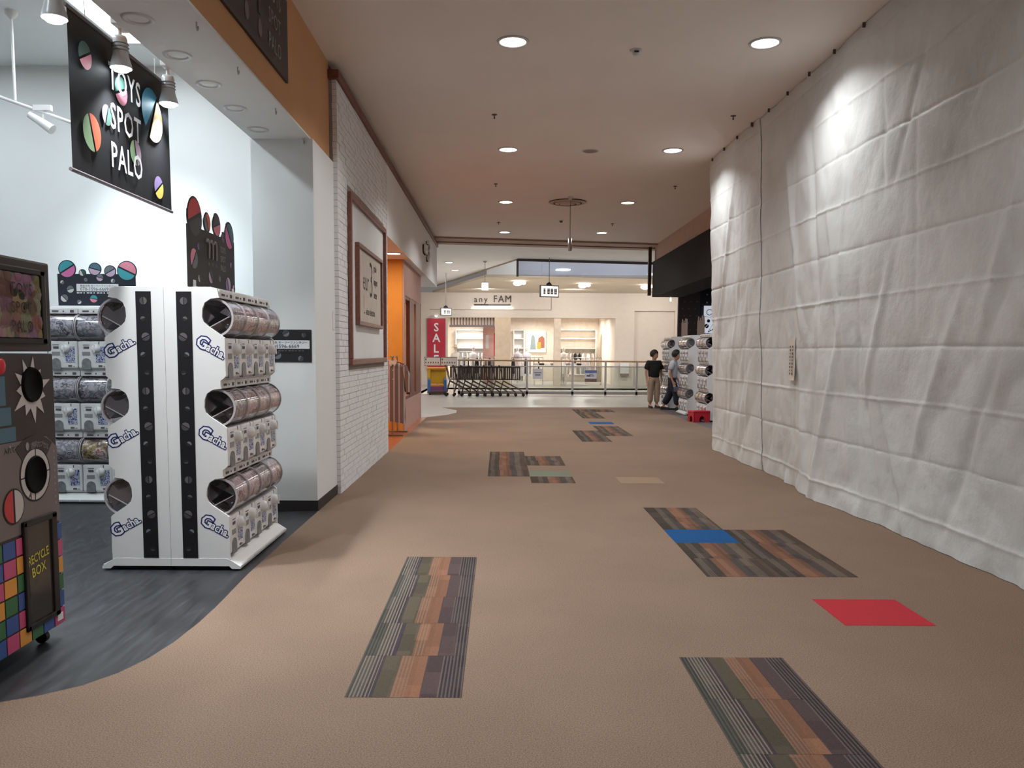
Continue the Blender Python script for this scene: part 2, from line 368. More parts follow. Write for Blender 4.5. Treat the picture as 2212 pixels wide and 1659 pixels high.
def each_caps(parent, items, y=-0.004, rim=None):
    for (cx, cz, r, ang, a, b) in items:
        mb = MB(); mb.capsule(cx, cz, r, ang, 0, 1, y, 2 if rim else None); obj('capsule_print', mb, [CAPM[a], CAPM[b], rim or M_black], parent)
def caps(mb, items, y=-0.004, rim=0):
    for (cx, cz, r, ang, a, b) in items: mb.capsule(cx, cz, r, ang, CI[a], CI[b], y, rim)
# ------------------------------------------------------------------ floors
TOYLINE = [(-1.64, 8.3), (-1.64, 6.6), (-1.632, 5.27), (-1.60, 4.55), (-1.60, 4.3), (-1.615, 4.0), (-1.65, 3.78), (-1.71, 3.60), (-1.80, 3.46), (-1.93, 3.35), (-2.08, 3.27), (-2.5, 3.12), (-3.2, 2.98), (-7.0, 2.8)]
floor = struct('floor', MB().prism(TOYLINE + [(-7, -6), (4.06, -6), (4.06, 21.9), (-1.5, 21.42), (-1.05, 20.4), (-1.02, 19.6), (-1.2, 18.9), (-1.605, 18.2), (-1.605, 8.3)], 'z', -0.06, 0), M_carpet, 'beige loop carpet floor of the passage')
struct('floor_toy_shop', MB().prism(TOYLINE + [(-7, 9), (-1.64, 9)], 'z', -0.06, 0), M_vinyl, 'dark grey vinyl floor of the toy shop')
struct('floor_capsule_shop', MB().prism([(4.06, 12.2), (8, 12.2), (8, 22.2), (4.06, 21.9)], 'z', -0.06, 0), P('dark_grey_carpet', (98, 92, 92), 0.9, var=0.1, vs=60), 'dark grey floor of the capsule shop')
struct('floor_clothes_shop', MB().box(-6.5, -1.605, 11.9, 18.17, -0.06, 0.0), M_orangefloor, 'orange wood floor inside the clothes shop entrance')
struct('floor_mall', MB().prism([(-6.5, 18.15), (-1.605, 18.2), (-1.2, 18.9), (-1.02, 19.6), (-1.05, 20.4), (-1.5, 21.42), (4.06, 21.9), (8, 22.2), (8, 28.2), (-2.8, 28.2), (-2.8, 43), (-6.5, 43)], 'z', -0.06, 0), M_whitefloor, 'glossy white mall floor beyond the carpet')
struct('floor_opposite', MB().box(-2.8, 8.5, 33.2, 43, -0.06, 0), M_whitefloor, 'white floor in front of the far boutique')
struct('floor_lower_storey', MB().box(-2.8, 8.5, 28.2, 33.2, -4.6, -4.5), M_whitefloor)
# coloured carpet tiles: each one a piece of the floor (column width 0.494, row depth 0.476)
TW, TD = 0.494, 0.476
tile_me = {}
def tile(x, y, m, wd=TW, dp=TD):
    k = (m.name, wd, dp)
    if k not in tile_me: tile_me[k] = mesh('carpet_tile', MB().box(0.001, wd - 0.001, 0.001, dp - 0.001, -0.02, 0.0016), m)
    return put('carpet_tile', tile_me[k], floor, (x, y, 0))
Y0 = 3.350
def ry(k): return Y0 + TD * k
for k in range(5): tile(-0.645, ry(k), M_stripe)
for k in range(-5, 1): tile(0.865, ry(k), M_stripe)
tile(1.858, ry(2), M_red, 0.49, 0.468)
for k in (4, 5, 7, 8): tile(1.357, ry(k), M_stripe2)
tile(1.357, ry(6), M_blue)
for k in (4, 5, 6): tile(1.851, ry(k), M_stripe2)
for k in (13, 14, 15, 16, 17): tile(-0.13, ry(k), M_stripe2)
tile(0.364, ry(13) , M_green); tile(0.364, ry(12), M_stripe2); tile(0.364, ry(15), M_stripe2); tile(0.364, ry(16), M_stripe2)
tile(1.357, ry(12), M_tan)
for k in (21, 22, 23, 24): tile(1.357, ry(k), M_stripe2)
for k in (23, 24, 25, 26): tile(1.851, ry(k), M_stripe2)
tile(1.851, ry(28), M_blue)
for k in (31, 32, 33, 34, 35, 36): tile(1.851, ry(k), M_stripe2)
for k in (35, 36): tile(2.345, ry(k), M_stripe2)

# ------------------------------------------------------------------ ceilings
struct('ceiling', MB().prism([(-1.9, -6), (4.7, -6), (4.7, 22.05), (-1.9, 20.8)], 'z', ZC, ZC + 0.1), M_ceil, 'warm beige ceiling of the passage')
struct('ceiling_toy_shop', MB().box(-7.1, -2.0, -6, 9.0, 4.4, 4.5), M_white, 'white ceiling inside the toy shop')
struct('ceiling_mall', MB().prism([(-6.5, 20.0), (-1.9, 20.8), (8.5, 22.8), (8.5, 26.9), (0.535, 25.33), (-2.7, 35.5), (-2.7, 36.2), (-6.5, 36.2)], 'z', ZC + 0.02, ZC + 0.1), M_offwhite, 'pale ceiling beyond the beam')
struct('ceiling_recess', MB().box(-2.8, 8.5, 25.0, 28.6, 4.75, 4.85), M_white)
struct('ceiling_opposite', MB().prism([(-0.47, 28.5), (8.5, 28.5), (8.5, 36.2), (-2.92, 36.2)], 'z', 4.0, 4.08), P('tan_ceiling_paint', (206, 194, 176), 0.85, var=0.02), 'tan ceiling over the opposite walkway')
struct('wall_recess', MB().box(-0.45, 8.5, 28.53, 28.6, 4.08, 4.8), M_white, 'white fascia above the open well')
_d = Vector((-2.7 - 0.535, 35.5 - 25.33, 0)).normalized(); _n = Vector((_d.y, -_d.x, 0)) * 0.03
struct('trim_1', MB().prism([(0.535, 25.33), (-2.7, 35.5), (-2.7 + _n.x, 35.5 + _n.y), (0.535 + _n.x, 25.33 + _n.y)], 'z', ZC - 0.02, 4.75), P('beige_edge', (190, 176, 156), 0.8), 'beige edge where the mall ceiling steps up')
# fire-shutter beam that closes the passage ceiling
bm_ = MB()
for (o0, o1, z0, z1) in ((-0.45, 0.10, ZC - 0.045, ZC + 0.02), (0.14, 0.5, ZC - 0.07, ZC + 0.02)):
    bm_.prism([(-1.7, 20.85 + o0), (4.3, 22.0 + o0), (4.3, 22.0 + o1), (-1.7, 20.85 + o1)], 'z', z0, z1)
bm_.cur = 1; bm_.prism([(-1.7, 20.95), (4.3, 22.1), (4.3, 22.14), (-1.7, 20.99)], 'z', ZC - 0.03, ZC + 0.02)
struct('beam', bm_, [P('pink_beige_beam', (176, 152, 138), 0.7), P('dark_slot', (60, 44, 38), 0.7)], 'pink-beige shutter beam across the end of the passage')
struct('trim_2', MB().box(3.9, 3.98, 21.9, 22.0, 2.95, ZC), P('dark_brown_post', (70, 50, 42), 0.5), 'dark shutter guide post beside the black bulkhead')

# ------------------------------------------------------------------ toy shop shell
fas = MB(); fas.box(-2.17, -1.68, -6, 8.29, 3.31, 4.42); struct('wall_fascia', fas, M_fascia, 'tan fascia above the toy shop front')
struct('wall_soffit', MB().box(-2.175, -1.665, -6, 8.29, 3.295, 3.31), M_white, 'white soffit under the tan fascia')
struct('wall_pillar', MB().box(-2.19, -1.645, 7.4, 8.3, 0, 3.30).box(-2.19, -2.0, 8.3, 8.95, 0, 4.4), M_white, 'white pillar at the edge of the toy shop')
struct('baseboard_pillar', MB().box(-2.196, -1.639, 7.394, 8.3, 0.0, 0.095), M_darkbase, 'dark baseboard around the white pillar')
struct('wall_toy_shop_back', MB().box(-7.1, -2.1, 8.9, 9.0, 0, 4.45), M_white, 'bright white back wall of the toy shop')
struct('wall_toy_shop_side', MB().box(-7.1, -7.0, -6, 9.0, 0, 4.45), M_white)
struct('wall_rear_bounce', MB().box(-7.1, 4.7, -6.1, -6.0, 0, 4.45), M_offwhite)  # unseen closing wall added behind the camera to bounce light; the passage runs on
struct('baseboard_toy_shop', MB().box(-7.0, -2.2, 8.88, 8.9, 0, 0.09), M_darkbase)

# ------------------------------------------------------------------ white brick wall of the clothes shop
YB0, YB1, XB = 8.3, 11.9, -1.605
brick_wall = struct('wall_left', MB().box(-2.0, XB - 0.006, YB0 + 0.005, YB1 - 0.004, 0, 4.09), M_mortar, 'white painted brick wall with a framed panel')
CH, BL, J = 0.0625, 0.214, 0.005
PY0, PY1, PZ0, PZ1 = 8.80, 11.50, 1.30, 3.12       # the smooth framed panel
cells = []
for r in range(66):
    z0 = r * CH + 0.001; z1 = min(z0 + CH - J, 4.088)
    if z1 - z0 < 0.02: continue
    y = YB0 - (BL / 2 if r % 2 else 0)
    while y < YB1 - 0.02:
        a, b = max(y, YB0), min(y + BL - J, YB1)
        if b - a > 0.02 and not (b > PY0 - 0.02 and a < PY1 + 0.02 and z1 > PZ0 - 0.02 and z0 < PZ1 + 0.02): cells.append((a, b, z0, z1))
        elif b - a > 0.02 and z1 > PZ0 - 0.02 and z0 < PZ1 + 0.02 and a < PY0 - 0.02 < b: cells.append((a, PY0, z0, z1))
        elif b - a > 0.02 and z1 > PZ0 - 0.02 and z0 < PZ1 + 0.02 and a < PY1 + 0.02 < b and b - PY1 > 0.02: cells.append((PY1, b, z0, z1))
        y += BL
cells.sort(key=lambda c: c[0] - (c[3] - c[2]) * 0.01)
bricks_me = {}
rest = MB()
rb = random.Random(3)
for i, (a, b, z0, z1) in enumerate(cells):
    pr = rb.uniform(-0.0025, 0.0025)
    if i < 300:
        k = (round(b - a, 2), round(z1 - z0, 3))
        if k not in bricks_me: bricks_me[k] = mesh('brick', MB().box(-0.045, 0, 0, k[0], 0, k[1]), M_brick)
        put('brick', bricks_me[k], brick_wall, (XB + pr, a, z0))
    else: rest.box(XB - 0.045 + pr, XB + pr, a, b, z0, z1)
o = obj('brickwork', rest, M_brick, brick_wall); o['kind'] = 'stuff'
obj('panel', MB().box(XB - 0.02, XB + 0.004, PY0 + 0.02, PY1 - 0.02, PZ0 + 0.02, PZ1 - 0.02), M_offwhite, brick_wall)
struct('wall_bulkhead', MB().box(-2.0, XB, YB1, 21.3, 3.09, 4.09), M_offwhite, 'off-white bulkhead above the clothes shop entrance')
struct('trim_3', MB().cbox(-1.70, -1.57, 8.24, 21.3, 4.088, 4.17, 0.012), M_trim, 'dark red-brown cornice along the top of the brick wall')
struct('wall_above_trim', MB().box(-2.0, -1.69, 8.29, 21.3, 4.08, 4.3), M_trim)
# wooden frames on the panel
M_frame = wood('red_brown_wood', (108, 66, 56), (140, 92, 78), 0.4, (6, 1, 6))
def frame_thing(y0, y1, z0, z1, wd, dp, label, x=XB):
    t = thing('picture_frame', label, 'frame', (x, y0, z0), 0, 'wooden frames on the brick wall')
    L, H = y1 - y0, z1 - z0
    for (a, b, c, d) in ((0, L, 0, wd), (0, L, H - wd, H), (0, wd, wd, H - wd), (L - wd, L, wd, H - wd)):
        obj('rail' if b - a > d - c else 'stile', MB().cbox(0.003, dp, a, b, c, d, 0.008), M_frame, t)
    return t
frame_thing(PY0, PY1, PZ0, PZ1, 0.065, 0.045, 'large red-brown wooden frame on the white brick wall')
f2 = frame_thing(9.22, 11.05, 1.74, 2.65, 0.045, 0.055, 'smaller wooden frame with dark lettering, set within the large frame')
obj('sign_face', MB().box(0.004, 0.03, 0.05, 1.78, 0.05, 0.86), P('sign_cream', (214, 204, 192), 0.7), f2)
# face +X: local sign axes run +Y
_R = Matrix.Rotation(PI / 2, 4, 'Z')
def fl(*args, **kw): obj('lettering', MB().text(*args, **kw).xf(_R), M_ink, f2, (0.0315, 0.0, 0))
fl('eur', 0.34, 0.36, 0.42, 0, 0.95, bold=-0.006); fl('3', 0.62, 0.83, 0.36, 0, 0.95, bold=-0.010)
for i, s_ in enumerate(('grade', 'happen', 'better')): fl(s_, 0.125, 1.18, 0.70 - i * 0.165, 0, 0.85, bold=0.012)
fl('L', 0.34, 0.40, 0.14, 0, 0.45, bold=-0.02); fl('-size selection', 0.125, 0.55, 0.14, 0, 1.0, bold=0.008)
# white letters of the shop name on the bulkhead
st = thing('shop_sign', 'white raised letters with dark backs on the off-white bulkhead', 'sign', (XB, 17.3, 3.40))
for s_, z_, x_, h_ in (('eur', 0.40, 0, 0.0), ('3', 0.62, 0.78, -0.08)):
    me_ = MB().text(s_, z_, x_, h_, 0, 1.0, ext=0.05, bold=0.01).xf(_R); l_ = obj('letters', me_, M_inkw, st, (0.05, 0, 0.1)); put('letter_backs', mesh('letter_backs', me_, M_ink), st, (0.012, 0.015, 0.09))  # dark copies of the letters set just behind the white ones

# clothes shop entrance
M_orange = P('orange_wall_paint', (226, 150, 62), 0.75, var=0.03)
struct('wall_entrance', MB().box(-6.5, -1.75, 14.95, 15.05, 0, 3.09), M_orange, 'orange wall inside the clothes shop entrance')
struct('wall_clothes_shop_inner', MB().box(-6.5, -2.0, 11.8, 11.9, 0, 3.09).box(-6.6, -6.5, 11.8, 18.2, 0, 3.09), M_orange)
struct('ceiling_clothes_shop', MB().box(-6.6, -2.0, 11.8, 18.2, 3.09, 3.2), P('pink_soffit', (214, 176, 158), 0.8), 'pink soffit over the clothes shop entrance')
M_pier = P('dusty_pink_paint', (196, 158, 146), 0.75)
pier = MB(); pier.box(-2.05, -1.72, 14.96, 18.15, 0, 0.56).box(-2.05, -1.72, 14.96, 18.15, 2.47, 3.09).box(-2.05, -1.72, 14.96, 15.12, 0.56, 2.47).box(-2.05, -1.72, 18.05, 18.15, 0.56, 2.47)
struct('wall_pier', pier, M_pier, 'dusty pink shopfront pier with display windows')
struct('wall_clothes_shop_end', MB().box(-6.5, -2.05, 18.05, 18.15, 0, 3.09), M_offwhite)
win = struct('window_1', MB().box(-1.79, -1.77, 15.12, 18.05, 0.56, 2.47), glassy('window_glass', (246, 244, 240), 0.03, 0.05, 1.12), 'display window in the pink pier')
M_brown = wood('brown_wood', (92, 50, 38), (122, 70, 52), 0.45, (10, 10, 1))
for (a, b) in ((15.12, 15.2), (15.95, 16.75), (17.1, 17.98)): obj('window_panel', MB().box(-1.80, -1.725, a, b, 0.56, 2.47), M_brown, win)
obj('window_frame', MB().box(-1.80, -1.73, 15.12, 18.05, 2.41, 2.47).box(-1.80, -1.73, 15.12, 18.05, 0.56, 0.62), M_brown, win)
struct('wall_window_back', MB().box(-2.9, -2.85, 15.05, 18.05, 0, 3.09), P('warm_white_paint', (236, 222, 200), 0.8))

# ------------------------------------------------------------------ right side
struct('wall_right', MB().box(3.4, 4.0, -6, 12.3, 0, ZC), M_offwhite)
struct('wall_right_upper', MB().box(4.06, 4.6, 12.3, 21.9, 3.80, ZC), P('pink_beige_wall', (196, 168, 150), 0.8), 'pink-beige strip above the black bulkhead')
struct('wall_bulkhead_black', MB().cbox(4.0, 4.75, 12.3, 21.85, 2.90, 3.82, 0.015), M_blackwall, 'black bulkhead over the capsule shop')
struct('wall_capsule_shop', MB().box(7.9, 8.0, 12.2, 23.3, 0, 3.6).box(4.0, 8, 12.2, 12.3, 0, 3.6), M_blackwall)
struct('ceiling_capsule_shop', MB().box(4.75, 8.0, 12.2, 23.3, 3.5, 3.6), M_blackwall)
dots = MB()
struct('wall_brown_dotted', MB().box(4.84, 5.38, 22.5, 22.6, 0, 3.6), P('dark_brown_board', (58, 44, 40), 0.6), 'dark brown board dotted with faint capsules')
struct('wall_black_dotted', MB().box(5.38, 8.0, 23.2, 23.3, 0, 3.6).box(5.38, 5.42, 22.5, 23.2, 0, 3.6), P('blue_black_board', (34, 36, 52), 0.5), 'blue-black wall dotted with white capsules')
dw = MB()
for i in range(9):
    for j in range(7):
        dw.capsule(5.56 + i * 0.225, 1.75 + j * 0.22, 0.024, rb.uniform(0, 6), 1, 1, 23.194)
obj('capsule_print', dw, SIGN, bpy.data.objects['wall_black_dotted'])
db = MB()
for i in range(3):
    for j in range(8):
        db.disc(4.95 + i * 0.17 + (j % 2) * 0.05, 1.5 + j * 0.19, 0.016, 0.016, 22.494, 8)
obj('capsule_print', db, P('faint_brown_ink', (120, 104, 92), 0.6, var=0), bpy.data.objects['wall_brown_dotted'])

# ------------------------------------------------------------------ opposite side of the mall
M_opp = P('opposite_wall_paint', (226, 216, 206), 0.8, var=0.02)
struct('wall_opposite', MB().box(-6.5, -2.25, 36, 36.2, 0, 4.0).box(-2.25, 5.03, 36, 36.2, 2.93, 4.0).box(5.03, 5.85, 36, 36.2, 0, 4.0).box(7.6, 8.5, 36, 36.2, 0, 4.0).box(5.85, 7.6, 36, 36.2, 3.25, 4.0).box(5.85, 7.6, 36.15, 36.25, 0, 3.25), M_opp, 'pale wall and fascia of the opposite boutique')
struct('trim_4', MB().box(-3.03, 2.26, 35.985, 36.0, 3.25, 3.28).box(2.22, 2.26, 35.985, 36, 3.28, 3.95), P('grey_beige_groove', (176, 164, 152), 0.8), 'thin groove along the boutique fascia')
struct('wall_boutique_pillar', MB().box(-0.20, 0.48, 35.9, 36.5, 0, 2.93), P('beige_pillar_paint', (222, 202, 178), 0.8), 'beige pillar between the two boutique openings')
struct('wall_boutique_post', MB().box(2.37, 2.67, 36.05, 36.3, 0, 2.93), P('cream_post_paint', (238, 222, 204), 0.8), 'cream post in the wide boutique opening')
M_bwall = P('boutique_cream_wall', (244, 232, 216), 0.8)
struct('wall_boutique_back', MB().box(-4.5, 6.2, 42.0, 42.1, 0, 3.4), M_bwall, 'cream back wall of the boutique')
struct('wall_boutique_side', MB().box(5.03, 5.13, 36.2, 42, 0, 3.4).box(-4.5, -4.4, 36.2, 42, 0, 3.4), M_bwall)
struct('ceiling_boutique', MB().box(-4.5, 6.2, 36.2, 42.1, 3.25, 3.35), P('boutique_ceiling', (204, 192, 178), 0.8))
struct('wall_mall_end', MB().box(-6.6, -6.5, 18.1, 43, 0, 4.4).box(8.5, 8.6, 22, 43, -4.6, 5), M_opp)
struct('wall_mall_far', MB().box(-6.6, 8.6, 43, 43.1, 0, 4.4), M_opp)
struct('wall_well', MB().box(-2.85, -2.8, 28.2, 33.2, -4.6, 0).box(-2.8, 8.5, 33.2, 33.3, -4.6, 0), M_opp)
# ------------------------------------------------------------------ hanging plastic sheets along the right side
def lerp_table(tb, x):
    if x <= tb[0][0]: return tb[0][1]
    for (a, va), (b, vb) in zip(tb, tb[1:]):
        if x <= b: t = (x - a) / (b - a); t = t * t * (3 - 2 * t); return va + (vb - va) * t
    return tb[-1][1]
BOT = [(-2, 3.28), (5.05, 3.27), (6.3, 3.26), (6.67, 3.25), (7.3, 3.19), (8.1, 3.12), (8.5, 3.17), (8.9, 3.22), (9.6, 3.26), (10.2, 3.27), (12.4, 3.25)]
HSE = [0.20 + 0.435 * k for k in range(10)]
def rdg(x, w): return math.exp(-abs(x) / w)
def sheet_x(y, v, dx, seams_v, sd, fan):
    """x of a hanging sheet at material height v (wrinkles, fold lines, drape)"""
    N = noise.noise; tz = v / ZC; xb = lerp_table(BOT, y); d = 0.0
    fr = (v - HSE[0]) / 0.435; k = int(round(fr)); dist = abs(fr - k) * 0.435
    if k >= 0:
        sg = 1 if k % 2 else -1; st = 0.35 + 1.1 * abs(N((y * 0.55, k * 3.1, sd)))
        d += sg * 0.009 * st * max(0.0, 1 - dist / 0.026) ** 1.2
        d += -0.003 * math.sin(PI * (fr - math.floor(fr)))
    for (ys, z0, z1, a, w_) in seams_v:
        e = min(1, max(0, (v - z0 + 0.2) / 0.2)) * min(1, max(0, (z1 + 0.2 - v) / 0.2))
        if e > 0: d += a * rdg(y - ys + 0.015 * N((v * 0.8, ys, 1.0)), w_) * e
    for (yc, zc, slope, a, w_, ln) in fan:
        t = v - zc
        if abs(t) < ln: d += 0.8 * a * max(0.0, 1 - abs(y - yc - slope * t) / (w_ * 1.5)) ** 1.4 * (1 - (t / ln) ** 2)
    d += 0.020 * N((y * 0.7 + v * 0.5, v * 0.35 - y * 0.12, sd))
    q = N((y * 1.5 + v * 1.2, v * 0.6, sd + 4)); d += 0.016 * (1 - abs(q) * 2.4)
    q = N((y * 3.4 - v * 1.6, v * 1.6, sd + 9)); d += 0.008 * (1 - abs(q) * 2.4)
    q = N((y * 7.0 + v * 4.0, v * 5.0, sd + 13)); d += 0.0025 * (1 - abs(q) * 2.4)
    if v < 0.5:
        u = 1 - v / 0.5; d += 0.022 * u * N((y * 5.5, v * 5, sd)) - 0.02 * u * u
    return xb + (3.09 - xb) * (tz ** 0.8) + dx + d
def sheet(name, y0, y1, dx, seams_v, label, sd, fan, lap=None):
    dy = 0.024; ny = int((y1 - y0) / dy); rows = set(); v = 0.004
    while v < ZC - 0.012: rows.add(round(v, 4)); v += 0.026
    for h in HSE:
        for q in (-0.03, -0.018, -0.008, 0.0, 0.008, 0.018, 0.03):
            if 0.004 < h + q < ZC - 0.012: rows.add(round(h + q, 4))
    rows = sorted(rows); rows = [r for i, r in enumerate(rows) if i == 0 or r - rows[i - 1] > 0.004] + [ZC - 0.004]
    vs = []
    for v in rows:
        edge = min(1.0, v / 0.3, (ZC - v) / 0.3)
        for i in range(ny + 1):
            y = y0 + (y1 - y0) * i / ny
            x = sheet_x(y, v, dx, seams_v, sd, fan)
            if lap and y < y0 + lap:      # lies on the neighbouring sheet where the two overlap
                t = (y - y0) / lap; t = t * t * (3 - 2 * t); x = (sheet_x(y, v, 0.0, seam_near, 2.7, fan_near) - 0.007) * (1 - t) + x * t
            vs.append((x, y, v + 0.02 * edge * noise.noise((y * 0.8, sd, v * 0.3))))
    m = ny + 1; nz = len(rows) - 1
    mb = MB(); mb.add(vs, [(j * m + i, j * m + i + 1, (j + 1) * m + i + 1, (j + 1) * m + i) for j in range(nz) for i in range(ny)], True)
    so = obj(name, mb, M_sheet); yy = y0 + 0.2
    while yy < y1: put('clip', clip_me, so, (3.07 + dx, yy, ZC - 0.03)); yy += 0.62
    return tag(so, label, 'sheet', 'white sheets hung along the passage')
def sheet_mat():
    t = NT('cream_plastic_sheet'); co = t.coord()
    n1 = t.n('ShaderNodeTexNoise', i_Scale=1.3, i_Detail=5.0, i_Roughness=0.6); t.l(co, n1.inputs['Vector'])
    r = t.ramp(n1.outputs['Fac'], [(0.3, lin((216, 221, 222))), (0.6, lin((230, 236, 238)))]); t.l(r.outputs[0], t.b.inputs['Base Color'])
    t.b.inputs['Roughness'].default_value = 0.42; t.b.inputs['Specular IOR Level'].default_value = 0.35
    n2 = t.n('ShaderNodeTexNoise', i_Scale=13.0, i_Detail=6.0, i_Roughness=0.65); t.l(co, n2.inputs['Vector'])
    bp = t.n('ShaderNodeBump', i_Strength=0.35, i_Distance=0.02); t.l(n2.outputs['Fac'], bp.inputs['Height']); t.l(bp.outputs[0], t.b.inputs['Normal'])
    return t.m
M_sheet = sheet_mat(); clip_me = mesh('clip', MB().cbox(-0.004, 0.02, -0.007, 0.007, -0.012, 0.028, 0.002), M_inkgrey)
fan_near = [(7.9, 0.9, -0.32, -0.05, 0.07, 1.1), (7.5, 1.2, 0.10, -0.04, 0.09, 1.5), (7.1, 0.7, 0.25, 0.035, 0.06, 0.9), (8.6, 0.8, 0.18, -0.045, 0.08, 0.9), (8.25, 1.0, -0.12, 0.04, 0.05, 1.0), (6.7, 0.55, 0.42, -0.035, 0.06, 0.7),
            (6.1, 1.2, -0.55, -0.03, 0.09, 0.9), (5.6, 0.8, -0.5, 0.03, 0.07, 0.8), (8.9, 2.6, 0.28, -0.045, 0.07, 1.2), (8.3, 2.7, 0.22, 0.04, 0.08, 1.2), (7.8, 2.2, 0.25, -0.03, 0.06, 0.9), (9.6, 1.6, 0.2, 0.03, 0.07, 1.2), (6.5, 3.3, -0.5, 0.025, 0.06, 0.6), (5.3, 2.1, -0.4, -0.03, 0.08, 0.8), (7.0, 1.6, -0.35, -0.035, 0.06, 0.7)]
seam_near = [(7.62, 2.0, 3.0, -0.028, 0.02), (6.9, 2.9, 3.6, 0.014, 0.03), (6.4, 1.9, 3.4, 0.012, 0.03), (5.2, 2.2, 3.4, 0.012, 0.02), (8.9, 0.0, 4.2, 0.01, 0.03), (7.3, 0.3, 2.0, 0.02, 0.05)]
sheet('plastic_sheet', -1.0, 10.5, 0.0, seam_near, 'wide cream plastic sheet with fold lines hung along the passage in front', 2.7, fan_near)
fan_far = [(11.6, 2.6, -0.42, -0.05, 0.07, 1.6), (11.9, 2.3, -0.38, 0.04, 0.06, 1.3), (11.3, 1.4, -0.30, -0.035, 0.06, 1.2), (10.9, 1.1, -0.30, 0.035, 0.06, 1.2), (12.1, 1.2, -0.28, -0.035, 0.06, 1.2), (10.7, 0.6, -0.25, -0.03, 0.05, 0.7), (11.7, 0.7, -0.25, 0.03, 0.05, 0.7)]
sheet('plastic_sheet', 10.12, 12.35, -0.018, [(11.2, 1.0, 4.0, 0.010, 0.03), (10.9, 0.0, 4.2, -0.006, 0.03)], 'narrow cream plastic sheet at the far end beside the black bulkhead', 8.3, fan_far, 0.55)
# strip of taped notice paper on the sheet
nt = thing('paper_notice', 'narrow white paper strip with vertical writing taped to the plastic sheet', 'notice', (min(sheet_x(8.92 + q, z_, 0.0, seam_near, 2.7, fan_near) for q in (-0.08, 0.0, 0.08) for z_ in (1.2, 1.4, 1.6)) - 0.004, 8.92, 1.16), -PI / 2)
pm = MB()
for i in range(10):
    z0, z1 = i * 0.046, (i + 1) * 0.046; o_ = lambda z: -0.006 + 0.006 * math.sin(z * 9)
    pm.quad((-0.06 - 0.012 * (9 - i) / 9, o_(z0), z0), (0.10, o_(z0), z0), (0.10, o_(z1), z1), (-0.06 - 0.012 * (9 - i) / 9, o_(z1), z1))
obj('paper', pm, P('notice_paper', (232, 224, 214), 0.6), nt)
tx = MB()
for i in range(9):
    for x in (0.05, -0.02):
        hw, hh = rb.uniform(0.008, 0.016), rb.uniform(0.008, 0.014)
        tx.box(x - hw, x + hw, -0.0145, -0.0135, 0.36 - i * 0.036 - hh, 0.36 - i * 0.036 + hh)
o_ = obj('writing', tx, M_inkgrey, nt); o_['kind'] = 'stuff'

# ------------------------------------------------------------------ ceiling fixtures of the passage
lamp_ring = mesh('trim_ring', MB().lathe([(0.118, -0.004), (0.122, -0.012), (0.14, -0.012), (0.146, 0.0), (0.118, 0.0)], 28), M_dimwhite)
lamp_face = mesh('lamp_face', MB().lathe([(0.0001, -0.006), (0.119, -0.006)], 28), M_lamp)
ORD = {3: 'first', 4: 'second', 5: 'third', 6: 'fourth'}
for k, y in enumerate(DOWN_Y):
    for x, side in ((0.107, 'over the middle of the passage'), (2.39, 'on the side of the plastic sheets')):
        if k < 3: lb = 'round ceiling downlight out of view'
        else: lb = '%s lit round downlight from the front, row %s' % (ORD[k], side)
        if k < 3: continue
        t = thing('ceiling_downlight', lb, 'ceiling light', (x, y, ZC), 0, 'passage ceiling downlights')
        put('trim_ring', lamp_ring, t); put('lamp_face', lamp_face, t)
t = thing('smoke_detector', 'small round detector on the ceiling between the two nearest downlights', 'detector', (1.255, 7.93, ZC))
obj('base', MB().lathe([(0.0001, -0.012), (0.055, -0.012), (0.06, 0.0)], 20), M_dimwhite, t); obj('sensor', MB().lathe([(0.0001, -0.05), (0.03, -0.045), (0.038, -0.012)], 16), M_dimwhite, t); obj('sensor_slot', MB().box(-0.02, 0.02, -0.042, -0.034, -0.034, -0.02), M_ink, t)
t = thing('ceiling_speaker', 'flat round speaker grille on the ceiling between the second downlights', 'speaker', (1.253, 11.79, ZC))
obj('rim', MB().lathe([(0.10, -0.006), (0.115, -0.008), (0.12, 0.0)], 24), M_dimwhite, t); obj('grille', MB().lathe([(0.0001, -0.005), (0.10, -0.005)], 24), P('grille_grey', (150, 136, 126), 0.7, var=0.2, vs=300), t)
t = thing('air_diffuser', 'round ringed air diffuser on the ceiling', 'air vent', (1.26, 15.71, ZC))
for a, b, z in ((0.27, 0.345, -0.02), (0.17, 0.235, -0.035), (0.0001, 0.14, -0.045)):
    obj('vane_ring', MB().lathe([(a, z - 0.012), (b, z), (b + 0.01, z + 0.006), (a, z)], 32), P('diffuser_beige', (186, 166, 152), 0.6), t)
obj('throat', MB().lathe([(0.0001, -0.004), (0.34, -0.004)], 32), P('diffuser_dark', (84, 66, 58), 0.8), t)
t = thing('pendant_sensor', 'thin rod with a cylindrical sensor hanging from the passage ceiling', 'sensor', (1.27, 15.2, ZC))
obj('canopy', MB().lathe([(0.0001, -0.06), (0.012, -0.06), (0.05, -0.02), (0.055, 0)], 16), M_dimwhite, t); obj('rod', MB().tube([(0, 0, -0.05), (0, 0, -0.74)], 0.007, 8), M_steel, t); obj('head', MB().lathe([(0.0001, -0.97), (0.028, -0.965), (0.036, -0.93), (0.036, -0.74), (0.0001, -0.72)], 16), M_metal, t)
t = thing('smoke_detector', 'small detector on the ceiling just behind the ringed air diffuser', 'detector', (1.30, 17.88, ZC))
obj('base', MB().lathe([(0.0001, -0.012), (0.05, -0.012), (0.055, 0.0)], 16), M_dimwhite, t); obj('sensor', MB().lathe([(0.0001, -0.05), (0.03, -0.045), (0.035, -0.012)], 16), M_inkgrey, t)
spr = mesh('sprinkler', MB().lathe([(0.0001, -0.05), (0.012, -0.048), (0.008, -0.03), (0.006, -0.012), (0.03, -0.008), (0.034, 0)], 12), M_inkgrey)
